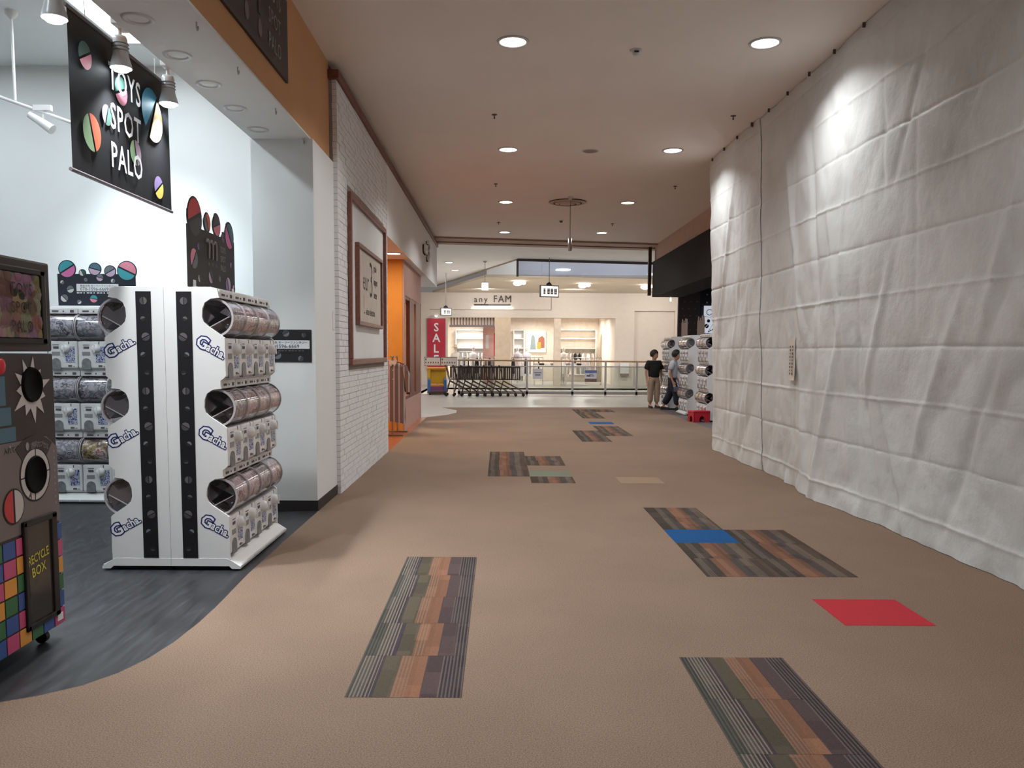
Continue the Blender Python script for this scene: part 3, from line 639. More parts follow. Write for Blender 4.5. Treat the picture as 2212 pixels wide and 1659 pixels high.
for (x, y, lb) in ((-0.074, 10.04, 'tiny sprinkler head in front of the second middle downlight'), (2.755, 10.04, 'tiny sprinkler head close to the wide plastic sheet'), (-0.075, 14.08, 'tiny sprinkler head in front of the third middle downlight'), (2.95, 14.2, 'tiny sprinkler head near the corner of the far plastic sheet'), (-0.033, 18.18, 'tiny sprinkler head in front of the fourth middle downlight'), (2.45, 18.3, 'tiny sprinkler head in front of the fourth side downlight')):
    tag(put('sprinkler', spr, None, (x, y, ZC)), lb, 'sprinkler', 'ceiling sprinklers')

# ------------------------------------------------------------------ toy shop ceiling: soffit lights, hooks, track, spotlights, banner
ring = mesh('trim_ring', MB().lathe([(0.055, 0.01), (0.062, -0.006), (0.085, -0.008), (0.09, 0.0)], 24), M_dimwhite)
cup = mesh('reflector', MB().lathe([(0.0001, 0.03), (0.045, 0.028), (0.062, 0.0)], 20), P('reflector_silver', (150, 150, 146), 0.25, 0.8))
lens = mesh('lens', MB().lathe([(0.0001, -0.005), (0.05, -0.0035), (0.058, 0.0)], 20), P('frosted_lens', (226, 228, 226), 0.4))
for i, y in enumerate((4.784, 5.352, 5.915, 6.482, 7.085)):
    t = thing('soffit_downlight', '%s unlit round spotlight from the front in the white soffit' % ('first', 'second', 'third', 'fourth', 'fifth')[i], 'ceiling light', (-2.03, y, 3.295), 0, 'unlit soffit spotlights')
    put('trim_ring', ring, t); put('lens', lens if i else cup, t)
hook = mesh('hook', MB().tube([(0, 0, 0), (0, 0, -0.03), (0, 0.012, -0.042), (0, 0.024, -0.03), (0, 0.024, -0.015)], 0.0045, 8), M_metal)
for i, y in enumerate((4.83, 5.565, 6.48, 7.37)):
    tag(put('ceiling_hook', hook, None, (-1.72, y, 3.295)), '%s small metal hook from the front along the soffit edge' % ('first', 'second', 'third', 'fourth')[i], 'hook', 'soffit hooks')
tr = thing('lighting_track', 'white lighting track hung inside the toy shop above the black banner', 'light track', (-2.27, 2.5, 3.42))
obj('rail', MB().box(-0.018, 0.018, 0, 3.9, -0.02, 0.02), M_plastic, tr)
for y in (0.6, 2.2, 3.6): obj('hanger', MB().tube([(0, y, 0.02), (0, y, 0.98)], 0.006, 6), M_plastic, tr)
for (y, tg, lb) in ((4.35, (-3.6, 8.9, 1.9), 'lit white spotlight left of the black banner'), (5.09, (-3.9, 8.9, 2.6), 'lit white spotlight in front of the lettering of the black banner'), (5.80, (-3.2, 8.9, 2.3), 'lit white spotlight at the far edge of the black banner')):
    t = thing('track_spotlight', lb, 'spotlight', (-2.27, y, 3.40), 0, 'track spotlights by the banner')
    obj('adapter', MB().cbox(-0.02, 0.02, -0.08, 0.08, -0.045, 0.0, 0.006), M_plastic, t); obj('yoke', MB().tube([(0, 0, -0.04), (0, 0, -0.1)], 0.012, 8), M_plastic, t)
    obj('head', MB().lathe([(0.0001, -0.09), (0.035, -0.09), (0.042, -0.11), (0.045, -0.2), (0.062, -0.26), (0.062, -0.275)], 20), P('clear_grey_plastic', (206, 208, 210), 0.25), t)
    obj('lamp_face', MB().lathe([(0.0001, -0.30), (0.04, -0.29), (0.06, -0.272)], 20), M_lampcool, t)
    for h in (-0.135, -0.155, -0.175): obj('cooling_fin', MB().lathe([(0.044, h - 0.004), (0.05, h), (0.044, h + 0.004)], 16), M_inkfaint, t)
    area('spotlight_lamp', (-2.26, y, 3.085), 0.11, 17, (0.95, 0.98, 1.0), rot=(0, math.radians(-18), 0), spread=math.radians(108)); spot('spotlight_lamp', (-2.30, y + 0.05, 3.08), tg, 18, COOL, 60, 0.8)
spot('deep_spotlight_lamp', (-3.45, 7.5, 3.3), (-3.62, 8.9, 2.35), 130, COOL, 80, 0.95)
tr2 = thing('lighting_track', 'slanting white track on a ceiling rod deep in the toy shop', 'light track', (-4.29, 7.5, 0))
obj('rail', MB().tube([(-0.8, 0, 3.90), (0.47, 0, 3.46), (1.2, 0, 3.2)], 0.016, 6), M_plastic, tr2); obj('rod', MB().tube([(0, 0, 3.64), (0.0, 0, 4.4)], 0.012, 8), M_plastic, tr2); obj('canopy', MB().lathe([(0.015, 4.33), (0.05, 4.37), (0.055, 4.4)], 16), M_plastic, tr2)
t = thing('track_spotlight', 'unlit white spotlight on the slanting track deep in the toy shop', 'spotlight', (-4.05, 7.5, 3.58), 0, 'track spotlights by the banner')
obj('adapter', MB().cbox(-0.08, 0.08, -0.02, 0.02, -0.03, 0.02, 0.005), M_plastic, t); obj('yoke', MB().tube([(0, 0, -0.02), (0, 0, -0.12)], 0.01, 8), M_plastic, t); obj('head', MB().tube([(-0.12, 0, -0.06), (-0.04, 0, -0.11), (0.08, 0, -0.19)], [0.03, 0.035, 0.045], 14), M_plastic, t)
for i, (x, y) in enumerate(((-3.5, 7.45), (-3.5, 5.2))):
    t = thing('linear_ceiling_light', ('lit white strip light on the toy shop ceiling behind the black banner', 'lit white strip light on the toy shop ceiling nearer the front')[i], 'ceiling light', (x, y, 4.4))
    obj('housing', MB().cbox(-0.16, 0.16, -0.72, 0.72, -0.03, 0.0, 0.008), M_plastic, t); obj('lamp_face', MB().box(-0.13, 0.13, -0.69, 0.69, -0.036, -0.03), M_lampcool, t)

# black hanging banner, facing the passage
bn = thing('hanging_banner', 'black hanging banner reading TOYS SPOT PALO with coloured capsules', 'banner', (-2.35, 4.63, 2.44), PI / 2)
BW, BH = 1.36, 0.86
cl = MB()
for i in range(12):
    for j in range(6):
        f_ = lambda a, b: (a * BW / 12, 0.006 * math.sin(a * 0.9) * (1 - b / 6), b * BH / 6)
        cl.quad(f_(i, j), f_(i + 1, j), f_(i + 1, j + 1), f_(i, j + 1))
obj('cloth', cl, P('black_banner_cloth', (24, 25, 29), 0.62, var=0.1, vs=3, spec=0.25), bn)
obj('rod', MB().tube([(-0.02, 0, -0.005), (BW + 0.02, 0, -0.005)], 0.011, 10), M_inkgrey, bn, (0, 0, 0)); obj('rod', MB().tube([(-0.02, 0, BH + 0.005), (BW + 0.02, 0, BH + 0.005)], 0.011, 10), M_inkgrey, bn)
for x in (0.2, 1.15): obj('cord', MB().tube([(x, 0, BH), (x, 0, BH + 0.12)], 0.003, 6), M_plastic, bn)
PRINTS = []
for i, s_ in enumerate(('TOYS', 'SPOT', 'PALO')): PRINTS.append(MB().text(s_, 0.215, 0.66, 0.575 - i * 0.232, -0.013, 0.78, 'CENTER', bold=0.012, space=1.1))
for q in PRINTS: obj('lettering', q, M_inkw, bn)
each_caps(bn, [(0.17, 0.66, 0.075, 0.5, 'dkgreen', 'rose'), (0.22, 0.25, 0.105, 1.9, 'green', 'orange'), (0.61, 0.60, 0.085, 0.4, 'dkgreen', 'rose'), (0.41, 0.40, 0.06, 1.2, 'violet', 'dkgreen'), (0.79, 0.27, 0.08, 1.8, 'green', 'lilac'), (1.14, 0.12, 0.075, 0.6, 'violet', 'yellow')], -0.0095)
q = MB(); q.disc(1.05, 0.60, 0.15, 0.15, -0.010, 24, 0.9, 0.9 + PI); obj('capsule_half', q, CAPM['blue'], bn); q = MB(); q.disc(1.08, 0.56, 0.15, 0.15, -0.010, 24, 4.25, 4.25 + PI); obj('capsule_half', q, CAPM['sand'], bn)
# fascia sign
fs = thing('fascia_sign', 'dark board on the tan fascia with pale logo and TOYS SPOT PALO', 'sign', (-1.679, 4.2, 3.53), PI / 2)
obj('board', MB().box(0, 2.44, -0.02, 0, 0, 0.61), P('dark_plum_board', (48, 38, 40), 0.5), fs)
M_pale = P('pale_plum_ink', (150, 140, 140), 0.5, var=0)
for i, s_ in enumerate(('TOYS', 'SPOT', 'PALO')): obj('lettering', MB().text(s_, 0.155, 2.06, 0.44 - i * 0.175, -0.024, 0.82, 'CENTER', bold=0.004, space=1.12), M_pale, fs)
for i in range(3):
    x = 0.95 + i * 0.3; q = MB()
    for k in range(4): q.tube([(x - 0.1 + k * 0.022, -0.023, 0.48), (x + k * 0.022, -0.023, 0.54), (x + 0.09 + k * 0.018, -0.023, 0.46), (x + 0.10 + k * 0.016, -0.023, 0.22)], 0.004, 4)
    q.disc(x + 0.13, 0.13, 0.045, 0.06, -0.023); o_ = obj('logo_stroke', q, P('logo_plum_ink', (112, 100, 102), 0.5, var=0), fs); o_['kind'] = 'stuff'
# notice panel on the pillar
pn = thing('phone_notice', 'black notice panel with a phone number on the white pillar', 'sign', (-2.105, 7.399, 1.35), 0)
obj('board', MB().box(0, 0.425, -0.008, 0, 0, 0.288), M_black, pn)
obj('label_strip', MB().box(0.0, 0.41, -0.011, -0.008, 0.118, 0.192), P('label_white', (232, 232, 236), 0.5), pn)
each_caps(pn, [(0.2, 0.255, 0.03, 0.5, 'dgrey', 'grey'), (0.12, 0.06, 0.035, 0.5, 'dgrey', 'grey'), (0.33, 0.03, 0.025, 1.2, 'grey', 'dgrey'), (0.06, 0.25, 0.028, 1, 'dgrey', 'dgrey'), (0.36, 0.24, 0.02, 1.8, 'mid', 'dgrey')], -0.0105)
pr = MB()
obj('lettering', MB().text('問合せ先 モーリーファンタジー', 0.026, 0.02, 0.164, -0.0125, 1.0, bold=0.008), M_ink, pn); obj('lettering', MB().text('070-1596-6669', 0.046, 0.02, 0.124, -0.0125, 1.06), M_ink, pn)
for k in range(11): pr.box(0.04 + k * 0.03, 0.062 + k * 0.03 - (k % 3) * 0.004, -0.0115, -0.0105, 0.094, 0.106)
o_ = obj('fine_print', pr, M_inkgrey, pn); o_['kind'] = 'stuff'
obj('junction_plate', MB().box(-0.002, 0.006, -0.03, 0.03, -0.09, 0.09), M_plastic, bpy.data.objects['wall_pillar'], (-1.645, 8.2, 1.75))
# ------------------------------------------------------------------ capsule-toy towers (front faces local -Y, back at y = 0)
UW = 0.285
TIER = (1.84, 1.255, 0.67)
M_drum = glassy('clear_drum_plastic', (236, 232, 236), 0.10, 0.08)
M_drumin = P('grey_drum_liner', (120, 116, 118), 0.5)
M_cards = [print_mat('pinkish_display_card', [(236, 222, 226), (214, 186, 192), (244, 238, 240), (150, 118, 126), (226, 206, 212), (90, 74, 84)], (9, 9, 11)),
           print_mat('grey_display_card', [(222, 224, 228), (196, 200, 206), (146, 150, 158), (214, 216, 220), (98, 100, 108), (206, 200, 206)], (10, 10, 12)),
           print_mat('colour_display_card', [(240, 236, 232), (220, 120, 110), (246, 244, 240), (190, 170, 96), (120, 90, 80), (230, 226, 224)], (8, 8, 10))]
M_sticker = print_mat('blue_sticker', [(40, 52, 130), (58, 76, 150), (224, 230, 240), (40, 50, 120), (240, 240, 244)], (60, 60, 60))
M_outlet = P('smoky_outlet', (128, 130, 134), 0.25, var=0.2, vs=25)
# unit pieces, origin at the unit's bottom centre on the back plane; unit spans z 0 .. 0.585
def arch(x0, x1, z0, z1, n=8):
    r = (x1 - x0) / 2; cx = (x0 + x1) / 2
    return [(x0, z0), (x1, z0)] + [(cx + r * math.cos(PI * i / n), z1 - r + r * math.sin(PI * i / n)) for i in range(n + 1)]
ub = MB(); hw = UW / 2 - 0.004
ub.cbox(-hw, hw, -0.385, -0.05, 0.02, 0.275, 0.014)                     # coin box body
ub.cbox(-hw, hw, -0.352, -0.05, 0.53, 0.585, 0.008)                     # header bar over the drum
ub.prism([(-0.20, 0.0), (-0.20, 0.54), (-0.05, 0.54), (-0.05, 0.0)], 'x', -hw, hw)   # spine behind the drum
ub.prism([(-0.350, 0.0), (-0.375, 0.02), (-0.2, 0.02), (-0.2, 0.0)], 'x', -hw, hw)
unit_body = mesh('capsule_unit', ub, M_plastic)
DC = (-0.315, 0.405); DR = 0.122
def drum_profile(r, n=22, a0=-2.6, a1=2.25):
    return [(DC[0] - r * math.cos(a0 + (a1 - a0) * i / n), DC[1] + r * math.sin(a0 + (a1 - a0) * i / n)) for i in range(n + 1)]
def curved(pf, x0, x1, caps=True):
    mb = MB(); n = len(pf); mb.add([(x0, *p) for p in pf] + [(x1, *p) for p in pf], [(i, i + 1, n + i + 1, n + i) for i in range(n - 1)], True)
    if caps:
        mb.add([(x0, *p) for p in pf], [list(range(n))], False); mb.add([(x1, *p) for p in pf], [list(range(n))], False)
    return mb
drum_me = mesh('drum', curved(drum_profile(DR), -hw + 0.002, hw - 0.002), M_drum)
rim = MB()
for x in (0.0,):
    a, b = drum_profile(DR + 0.003), drum_profile(DR - 0.01); n = len(a)
    rim.add([(x, *p) for p in a] + [(x, *p) for p in b] + [(x + 0.008, *p) for p in a] + [(x + 0.008, *p) for p in b],
            [(i, i + 1, n + i + 1, n + i) for i in range(n - 1)] + [(2 * n + i, 2 * n + i + 1, 3 * n + i + 1, 3 * n + i) for i in range(n - 1)] + [(i, i + 1, 2 * n + i + 1, 2 * n + i) for i in range(n - 1)])
rim_me = mesh('drum_rim', rim, P('clear_rim', (190, 184, 188), 0.2))
card_me = [mesh('display_card', curved(drum_profile(DR - 0.008, 14, -0.75, 1.1), -hw + 0.02, hw - 0.02, False), m) for m in M_cards]
div = MB(); div.box(-hw + 0.004, hw - 0.004, -0.40, -0.395, 0.36, 0.365)
div.add([(-hw + 0.004, -0.41, 0.41), (hw - 0.004, -0.41, 0.41), (hw - 0.004, -0.235, 0.315), (-hw + 0.004, -0.235, 0.315), (-hw + 0.004, -0.41, 0.416), (hw - 0.004, -0.41, 0.416), (hw - 0.004, -0.235, 0.322), (-hw + 0.004, -0.235, 0.322)], [(0, 1, 2, 3), (4, 5, 6, 7), (0, 1, 5, 4), (2, 3, 7, 6), (1, 2, 6, 5), (0, 3, 7, 4)])
div.cur = 1; div.prism(drum_profile(0.10, 12, -1.6, 1.6)[3:10] + [(-0.215, 0.33), (-0.215, 0.50)], 'x', -hw + 0.03, hw - 0.01)
div_me = mesh('divider', div, [M_plastic, M_drumin])
knob_me = mesh('knob', MB().lathe([(0.0001, -0.432), (0.02, -0.43), (0.035, -0.418), (0.04, -0.4), (0.04, -0.38)], 16, (0.035, 0, 0.205), 'y').box(0.03, 0.04, -0.436, -0.425, 0.17, 0.24), M_plastic)
stick_me = mesh('sticker', MB().box(0.028, 0.115, -0.388, -0.3845, 0.075, 0.155).box(0.075, 0.115, -0.388, -0.3845, 0.158, 0.225), M_sticker)
outl = MB(); outl.prism(arch(-0.105, -0.02, 0.012, 0.115), 'y', -0.392, -0.37)
outl_me = mesh('outlet', outl, M_outlet)
slot = MB(); slot.box(-0.085, -0.035, -0.3885, -0.384, 0.205, 0.225); slot.box(-0.09, -0.03, -0.3885, -0.384, 0.238, 0.242); slot.box(0.05, 0.085, -0.3885, -0.384, 0.035, 0.05); slot.box(0.10, 0.108, -0.3885, -0.384, 0.035, 0.043); slot.box(0.055, 0.064, -0.386, -0.38, 0.245, 0.27)
slot.box(-0.1, -0.04, -0.3555, -0.351, 0.548, 0.562); slot.box(0.0, 0.012, -0.3555, -0.351, 0.548, 0.56); slot.box(0.07, 0.105, -0.3555, -0.351, 0.544, 0.566)
slot_me = mesh('marking', slot, P('marking_grey', (96, 92, 98), 0.6, var=0))
panel_me2 = mesh('price_plate', MB().box(-0.1, -0.025, -0.3875, -0.384, 0.14, 0.175), M_inkfaint)
def unit(parent, x, z, cidx, full=True):
    u = put('capsule_unit', unit_body, parent, (x, 0, z))
    put('drum', drum_me, u); put('drum_rim', rim_me, u, (-hw, 0, 0)); put('drum_rim', rim_me, u, (hw - 0.008, 0, 0)); put('divider', div_me, u); put('display_card', card_me[cidx], u)
    put('knob', knob_me, u); put('sticker', stick_me, u); put('outlet', outl_me, u); put('marking', slot_me, u)['kind'] = 'stuff'
    if full: put('price_plate', panel_me2, u)
    return u
# side panel outline (depth from the back, height)
def side_outline():
    o = [(0.0, 0.075), (0.0, 1.855), (0.30, 1.855), (0.345, 1.845)]
    for T in TIER:
        o += [(0.352, T - 0.04), (0.358, T - 0.052), (0.30, T - 0.060), (0.262, T - 0.085), (0.246, T - 0.125), (0.243, T - 0.175), (0.252, T - 0.208), (0.275, T - 0.232), (0.372, T - 0.298), (0.386, T - 0.312), (0.388, T - 0.555), (0.372, T - 0.572), (0.352, T - 0.586)]
    o[-2] = (0.386, 0.115); o[-1] = (0.386, 0.075)
    return [(-d, z) for d, z in o]
SO = side_outline()
ST_H = 1.74
def strip_print(x, sgn):
    """black strip with faint capsules; built flat, then stood against the side panel"""
    mb = MB(); y0, y1 = -0.178, -0.08
    mb.box(*sorted((x, x + sgn * 0.003)), y0, y1, 0.085, 1.825); mb.cur = 1; mb2 = MB()
    seq = [(0.0, 0.024, 'dgrey', 'mid', 1.6), (-0.005, 0.016, 'mid', 'dkk', 0.3), (0.01, 0.027, 'mid', 'dgrey', 0.5), (-0.01, 0.017, 'grey', 'dkk', 0.6), (0.012, 0.015, 'dgrey', 'dkk', 3.0)]
    for t in range(3):
        for k, (dx, r, a, b, an) in enumerate(seq): mb2.capsule(-0.129 + dx, 1.765 - t * 0.58 - k * 0.115, r, an, CI[a], CI[b], 0, None)
    M = Matrix(((0, 1, 0, x + sgn * 0.004), (1, 0, 0, 0), (0, 0, 1, 0), (0, 0, 0, 1)))
    mb2.xf(M); return mb, mb2
def gacha_logo(x, sgn, parent):
    """slanting brand letters on the side panel: a navy outline behind white letters"""
    rot = math.radians(-29 if sgn < 0 else 29); ca, sa = math.cos(rot), math.sin(rot)
    for T in TIER:
        u0, z0 = (0.192, T - 0.352) if sgn < 0 else (-0.368, T - 0.45)
        par = parent
        for (bold, dy, m, nm) in ((0.10, 0.0006, M_navy, 'logo_outline'), (0.02, 0.0012, M_inkw, 'logo_letters')):
            mm = MB(); mm.text('G', 0.108, u0, z0, 0, 1.0, bold=bold, rot=rot)
            mm.text('acha.', 0.078, u0 + 0.078 * ca, z0 + 0.078 * sa + 0.004, 0, 0.84, bold=bold, rot=rot)
            M = Matrix(((0, 0, 0, x - dy), (-1, 0, 0, 0), (0, 0, 1, 0), (0, 0, 0, 1))) if sgn < 0 else Matrix(((0, 0, 0, x + dy), (1, 0, 0, 0), (0, 0, 1, 0), (0, 0, 0, 1)))
            obj(nm, mm.xf(M), m, par)
def tower(ncol, label, loc, rz, group='capsule-toy towers', logos=True, cards=None, full=True):
    t = thing('capsule_machine_tower', label, 'capsule machine', loc, rz, group)
    W = ncol * UW; rr = random.Random(int(loc[0] * 100 + loc[1] * 10))
    for i in range(ncol):
        for k, T in enumerate(TIER):
            unit(t, -W / 2 + UW * (i + 0.5), T - 0.585, rr.choice(cards or (0, 0, 1, 2)), full)
    for sgn in (-1, 1):
        x0 = sgn * W / 2; x1 = x0 + sgn * 0.018
        p = obj('side_panel', MB().prism(SO, 'x', min(x0, x1), max(x0, x1)), M_plastic, t)
        if logos:
            a, b = strip_print(x1, sgn); s_ = obj('black_strip', a, M_black, p); o_ = obj('strip_capsules', b, SIGN, p); o_['kind'] = 'stuff'
            gacha_logo(x1, sgn, p)
    obj('top_cover', MB().cbox(-W / 2, W / 2, -0.30, 0.0, 1.835, 1.858, 0.006), M_plastic, t)
    obj('back_panel', MB().box(-W / 2, W / 2, -0.05, 0.0, 0.08, 1.84), M_plastic, t)
    base = MB(); base.prism([(0.0, 0.03), (0.0, 0.08), (-0.36, 0.082), (-0.39, 0.07), (-0.455, 0.028), (-0.455, 0.012), (-0.40, 0.012), (-0.38, 0.03)], 'x', -W / 2 - 0.02, W / 2 + 0.02)
    obj('base_skirt', base, M_plastic, t); obj('plinth', MB().box(-W / 2 + 0.02, W / 2 - 0.02, -0.37, -0.01, 0.0, 0.03), M_darkbase, t)
    for i in range(ncol): obj('tray_lip', MB().cbox(-W / 2 + UW * i + 0.006, -W / 2 + UW * (i + 1) - 0.006, -0.46, -0.41, 0.02, 0.034, 0.004), M_dimwhite, t)
    return t
near = tower(4, 'white capsule-toy tower facing the passage beside the tan carpet edge', (-2.158, 5.34 + 0.018 + 2 * UW, 0), PI / 2, cards=(0, 0, 0, 1))
tower(4, 'white capsule-toy tower backing onto the one that faces the passage', (-2.160, 5.34 + 0.018 + 2 * UW, 0), -PI / 2, cards=(0, 1, 2))
tower(2, 'white capsule-toy tower against the toy shop back wall, beside the recycling machine', (-3.965, 8.16, 0), 0, logos=False, cards=(1, 1, 2))
# far towers in the capsule shop across the passage, fronts towards the passage
for i, (x, y, lb) in enumerate(((4.75, 17.75, 'white capsule-toy tower behind the red step stool, next to the plastic sheet'), (4.75, 19.55, 'white capsule-toy tower between the red step stool and the two people'), (4.72, 21.55, 'white capsule-toy tower directly behind the two people'))):
    tower(3, lb, (x, y, 0), -PI / 2, 'capsule-toy towers in the far shop', False, (0, 1, 2), False)

# ------------------------------------------------------------------ capsule signs standing on the towers
def pop_outline(balls, W, H):
    """board outline with round bumps, as separate pieces of one thickness"""
    mb = MB(); mb.box(0, W, 0, 0.006, 0, H)
    for (cx, cz, r) in balls:
        mb.add([(cx + r * math.cos(2 * PI * i / 24), y, cz + r * math.sin(2 * PI * i / 24)) for y in (0.0005, 0.0055) for i in range(24)], [list(range(24)), list(range(47, 23, -1))] + [(i, (i + 1) % 24, 24 + (i + 1) % 24, 24 + i) for i in range(24)])
    return mb
ps = thing('topper_sign', 'black topper sign with a red capsule, standing on the tower facing the passage', 'sign', (-2.0, 5.35, 1.858), PI / 2)
obj('board', pop_outline([(0.14, 0.46, 0.135), (0.37, 0.46, 0.07), (0.56, 0.47, 0.085), (0.70, 0.40, 0.045), (0.83, 0.43, 0.105)], 0.94, 0.40), M_black, ps)
each_caps(ps, [(0.14, 0.46, 0.12, 0.35, 'red', 'dgrey'), (0.37, 0.46, 0.058, 2.0, 'grey', 'orange'), (0.56, 0.47, 0.072, 0.3, 'dgrey', 'rose'), (0.70, 0.40, 0.034, 1.7, 'grey', 'dgrey'), (0.83, 0.43, 0.09, 2.3, 'pink', 'slate'), (0.11, 0.19, 0.065, 0.9, 'rose', 'grey'), (0.2, 0.28, 0.025, 1.9, 'violet', 'dgrey'), (0.42, 0.10, 0.045, 2.3, 'lilac', 'dgrey'), (0.6, 0.10, 0.022, 1.5, 'grey', 'grey'), (0.78, 0.07, 0.055, 2.0, 'violet', 'lilac'), (0.86, 0.22, 0.022, 1.2, 'lilac', 'dgrey'), (0.91, 0.05, 0.03, 1.2, 'lilac', 'dgrey'), (0.2, 0.07, 0.025, 1.9, 'pale', 'dgrey')], -0.0015)
for i in range(3): obj('logo_stroke', MB().tube([(0.34 + i * 0.075, -0.002, 0.325), (0.35 + i * 0.075, -0.002, 0.345), (0.375 + i * 0.075, -0.002, 0.345), (0.395 + i * 0.072, -0.002, 0.315), (0.385 + i * 0.075, -0.002, 0.22)], 0.009, 5), M_pale, ps); q = MB(); q.disc(0.385 + i * 0.075, 0.185, 0.012, 0.014, -0.002); obj('logo_dot', q, M_inkgrey, ps)
for i, s_ in enumerate(('TOYS', 'SPOT', 'PALO')): obj('lettering', MB().text(s_, 0.06, 0.68, 0.29 - i * 0.065, -0.002, 0.75, 'CENTER', bold=0.004), M_pale, ps)
for x in (0.1, 0.88): obj('clip', MB().box(x - 0.03, x + 0.03, -0.03, 0.012, 0.0, 0.006).box(x - 0.025, x + 0.025, -0.004, -0.001, 0.0, 0.05), M_plastic, ps)
ps = thing('topper_sign', 'black topper sign with a phone number and a large pink and teal capsule', 'sign', (-4.22, 7.95, 1.87), 0)
obj('board', pop_outline([(0.095, 0.345, 0.085), (0.24, 0.31, 0.035), (0.36, 0.345, 0.062), (0.505, 0.325, 0.058), (0.665, 0.33, 0.095)], 0.745, 0.30), P('navy_black_board', (36, 40, 54), 0.45), ps)
each_caps(ps, [(0.095, 0.345, 0.076, 0.55, 'teal', 'pink'), (0.24, 0.31, 0.028, 2.0, 'pale', 'dkgreen'), (0.36, 0.345, 0.054, -0.25, 'slate', 'lilac'), (0.505, 0.325, 0.05, 0.5, 'grey', 'lilac'), (0.665, 0.33, 0.086, -0.45, 'rose', 'teal'), (0.045, 0.22, 0.018, 0.8, 'pale', 'grey'), (0.27, 0.245, 0.018, 0.4, 'grey', 'grey'), (0.405, 0.265, 0.032, -0.3, 'grey', 'lilac'), (0.53, 0.235, 0.02, 1.2, 'pale', 'grey'), (0.12, 0.155, 0.033, 0.3, 'grey', 'pale'), (0.06, 0.07, 0.035, -0.8, 'grey', 'pale'), (0.20, 0.035, 0.02, 0.6, 'grey', 'pale'), (0.34, 0.065, 0.035, -0.2, 'teal', 'rose')], -0.0015)
pr = MB()
obj('label_strip', MB().box(0.18, 0.58, -0.003, -0.0008, 0.135, 0.205), M_inkw, ps)
for k in range(12): pr.box(0.18 + k * 0.032, 0.205 + k * 0.032 - (k % 3) * 0.006, -0.002, -0.0008, 0.115, 0.126)
o_ = obj('fine_print', pr, M_inkw, ps); o_['kind'] = 'stuff'
obj('lettering', MB().text('問合せ先 モーリーファンタジー', 0.024, 0.215, 0.178, -0.004, 1.0, bold=0.004), M_ink, ps); obj('lettering', MB().text('070-1596-6669', 0.042, 0.215, 0.142, -0.004, 1.05), M_ink, ps)
for i, (y, lb) in enumerate(((18.86, 'grey-brown jagged topper sign near the lit white poster'), (20.5, 'grey-brown jagged topper sign behind the head of the tower by the people'))):
    t = thing('topper_sign', lb, 'sign', (4.5, y, 1.858), -PI / 2, 'topper signs in the far shop')
    obj('board', pop_outline([(0.08, 0.36, 0.06), (0.25, 0.33, 0.05), (0.42, 0.37, 0.055), (0.56, 0.35, 0.06)], 0.64, 0.32), P('grey_brown_board', (120, 104, 96), 0.6), t)
    obj('edge', MB().box(-0.008, 0.0, 0, 0.006, 0, 0.32), M_plastic, t)

# ------------------------------------------------------------------ recycling machine by the shop front (faces the passage)
rc = thing('recycling_machine', 'dark printed capsule recycling machine with a RECYCLE BOX door', 'recycling machine', (-2.2, 3.1, 0), PI / 2)
M_rb = P('dark_brown_print', (58, 50, 50), 0.45); M_rg = P('warm_grey_print', (122, 110, 108), 0.45); M_rd = P('near_black_bezel', (22, 19, 18), 0.35)
obj('body', MB().cbox(0, 0.97, 0.0, 0.62, 0.075, 1.43, 0.006).cbox(0, 0.97, 0.0, 0.62, 1.44, 1.868, 0.012), M_rb, rc)
# display window with a frame, capsules inside and letters on the glass
wf = MB()
x0, x1, z0, z1 = 0.06, 0.91, 1.475, 1.825
for (a, b, c, d) in ((x0, x1, z0, z0 + 0.03), (x0, x1, z1 - 0.03, z1), (x0, x0 + 0.035, z0, z1), (x1 - 0.045, x1, z0, z1)): wf.cbox(a, b, -0.014, 0.01, c, d, 0.006)
wi = obj('window_frame', wf, M_rd, rc)
def caps_mat():
    t = NT('jumbled_capsules'); mp = t.n('ShaderNodeMapping'); mp.inputs['Scale'].default_value = (1, 1, 1); t.l(t.coord(), mp.inputs[0])
    v = t.n('ShaderNodeTexVoronoi', i_Scale=13.0); t.l(mp.outputs[0], v.inputs['Vector'])
    hs = t.n('ShaderNodeHueSaturation', i_Saturation=0.45, i_Value=1.25); t.l(v.outputs['Color'], hs.inputs['Color']); t.l(hs.outputs[0], t.b.inputs['Base Color']); t.b.inputs['Roughness'].default_value = 0.2
    return t.m
M_caps = caps_mat()
cb = MB(); rq = random.Random(5)
for i in range(11):
    for j in range(5): cb.ball((0.12 + i * 0.072 + rq.uniform(-0.015, 0.015) + (j % 2) * 0.03, 0.0, 1.515 + j * 0.066 + rq.uniform(-0.01, 0.01)), 0.036, 8, sy=0.22)
obj('window_content', MB().box(0.09, 0.87, 0.004, 0.006, 1.50, 1.80), M_caps, rc, (0, -0.012, 0)); o_ = obj('capsules', cb, M_caps, rc, (0, -0.006, 0)); o_['kind'] = 'stuff'
obj('window_pane', MB().box(0.09, 0.87, -0.018, -0.0165, 1.50, 1.80), glassy('tinted_window', (232, 226, 222), 0.05), rc)
for i, s_ in enumerate(('TOYS', 'SPOT', 'PALO')): obj('window_lettering', MB().text(s_, 0.075, 0.695, 1.70 - i * 0.085, -0.0195, 0.85, 'CENTER', bold=0.006, space=1.15), M_rd, rc)
def star(cx, cz, r0, r1, n, y, ph=0.0, rs=None):
    mb = MB(); p = []
    for i in range(2 * n):
        r = r1 if i % 2 == 0 else r0
        if rs and i % 2 == 0: r *= rs[(i // 2) % len(rs)]
        p.append((cx + r * math.sin(PI * i / n + ph), cz + r * math.cos(PI * i / n + ph)))
    return mb.prism(p, 'y', y, y + 0.002)
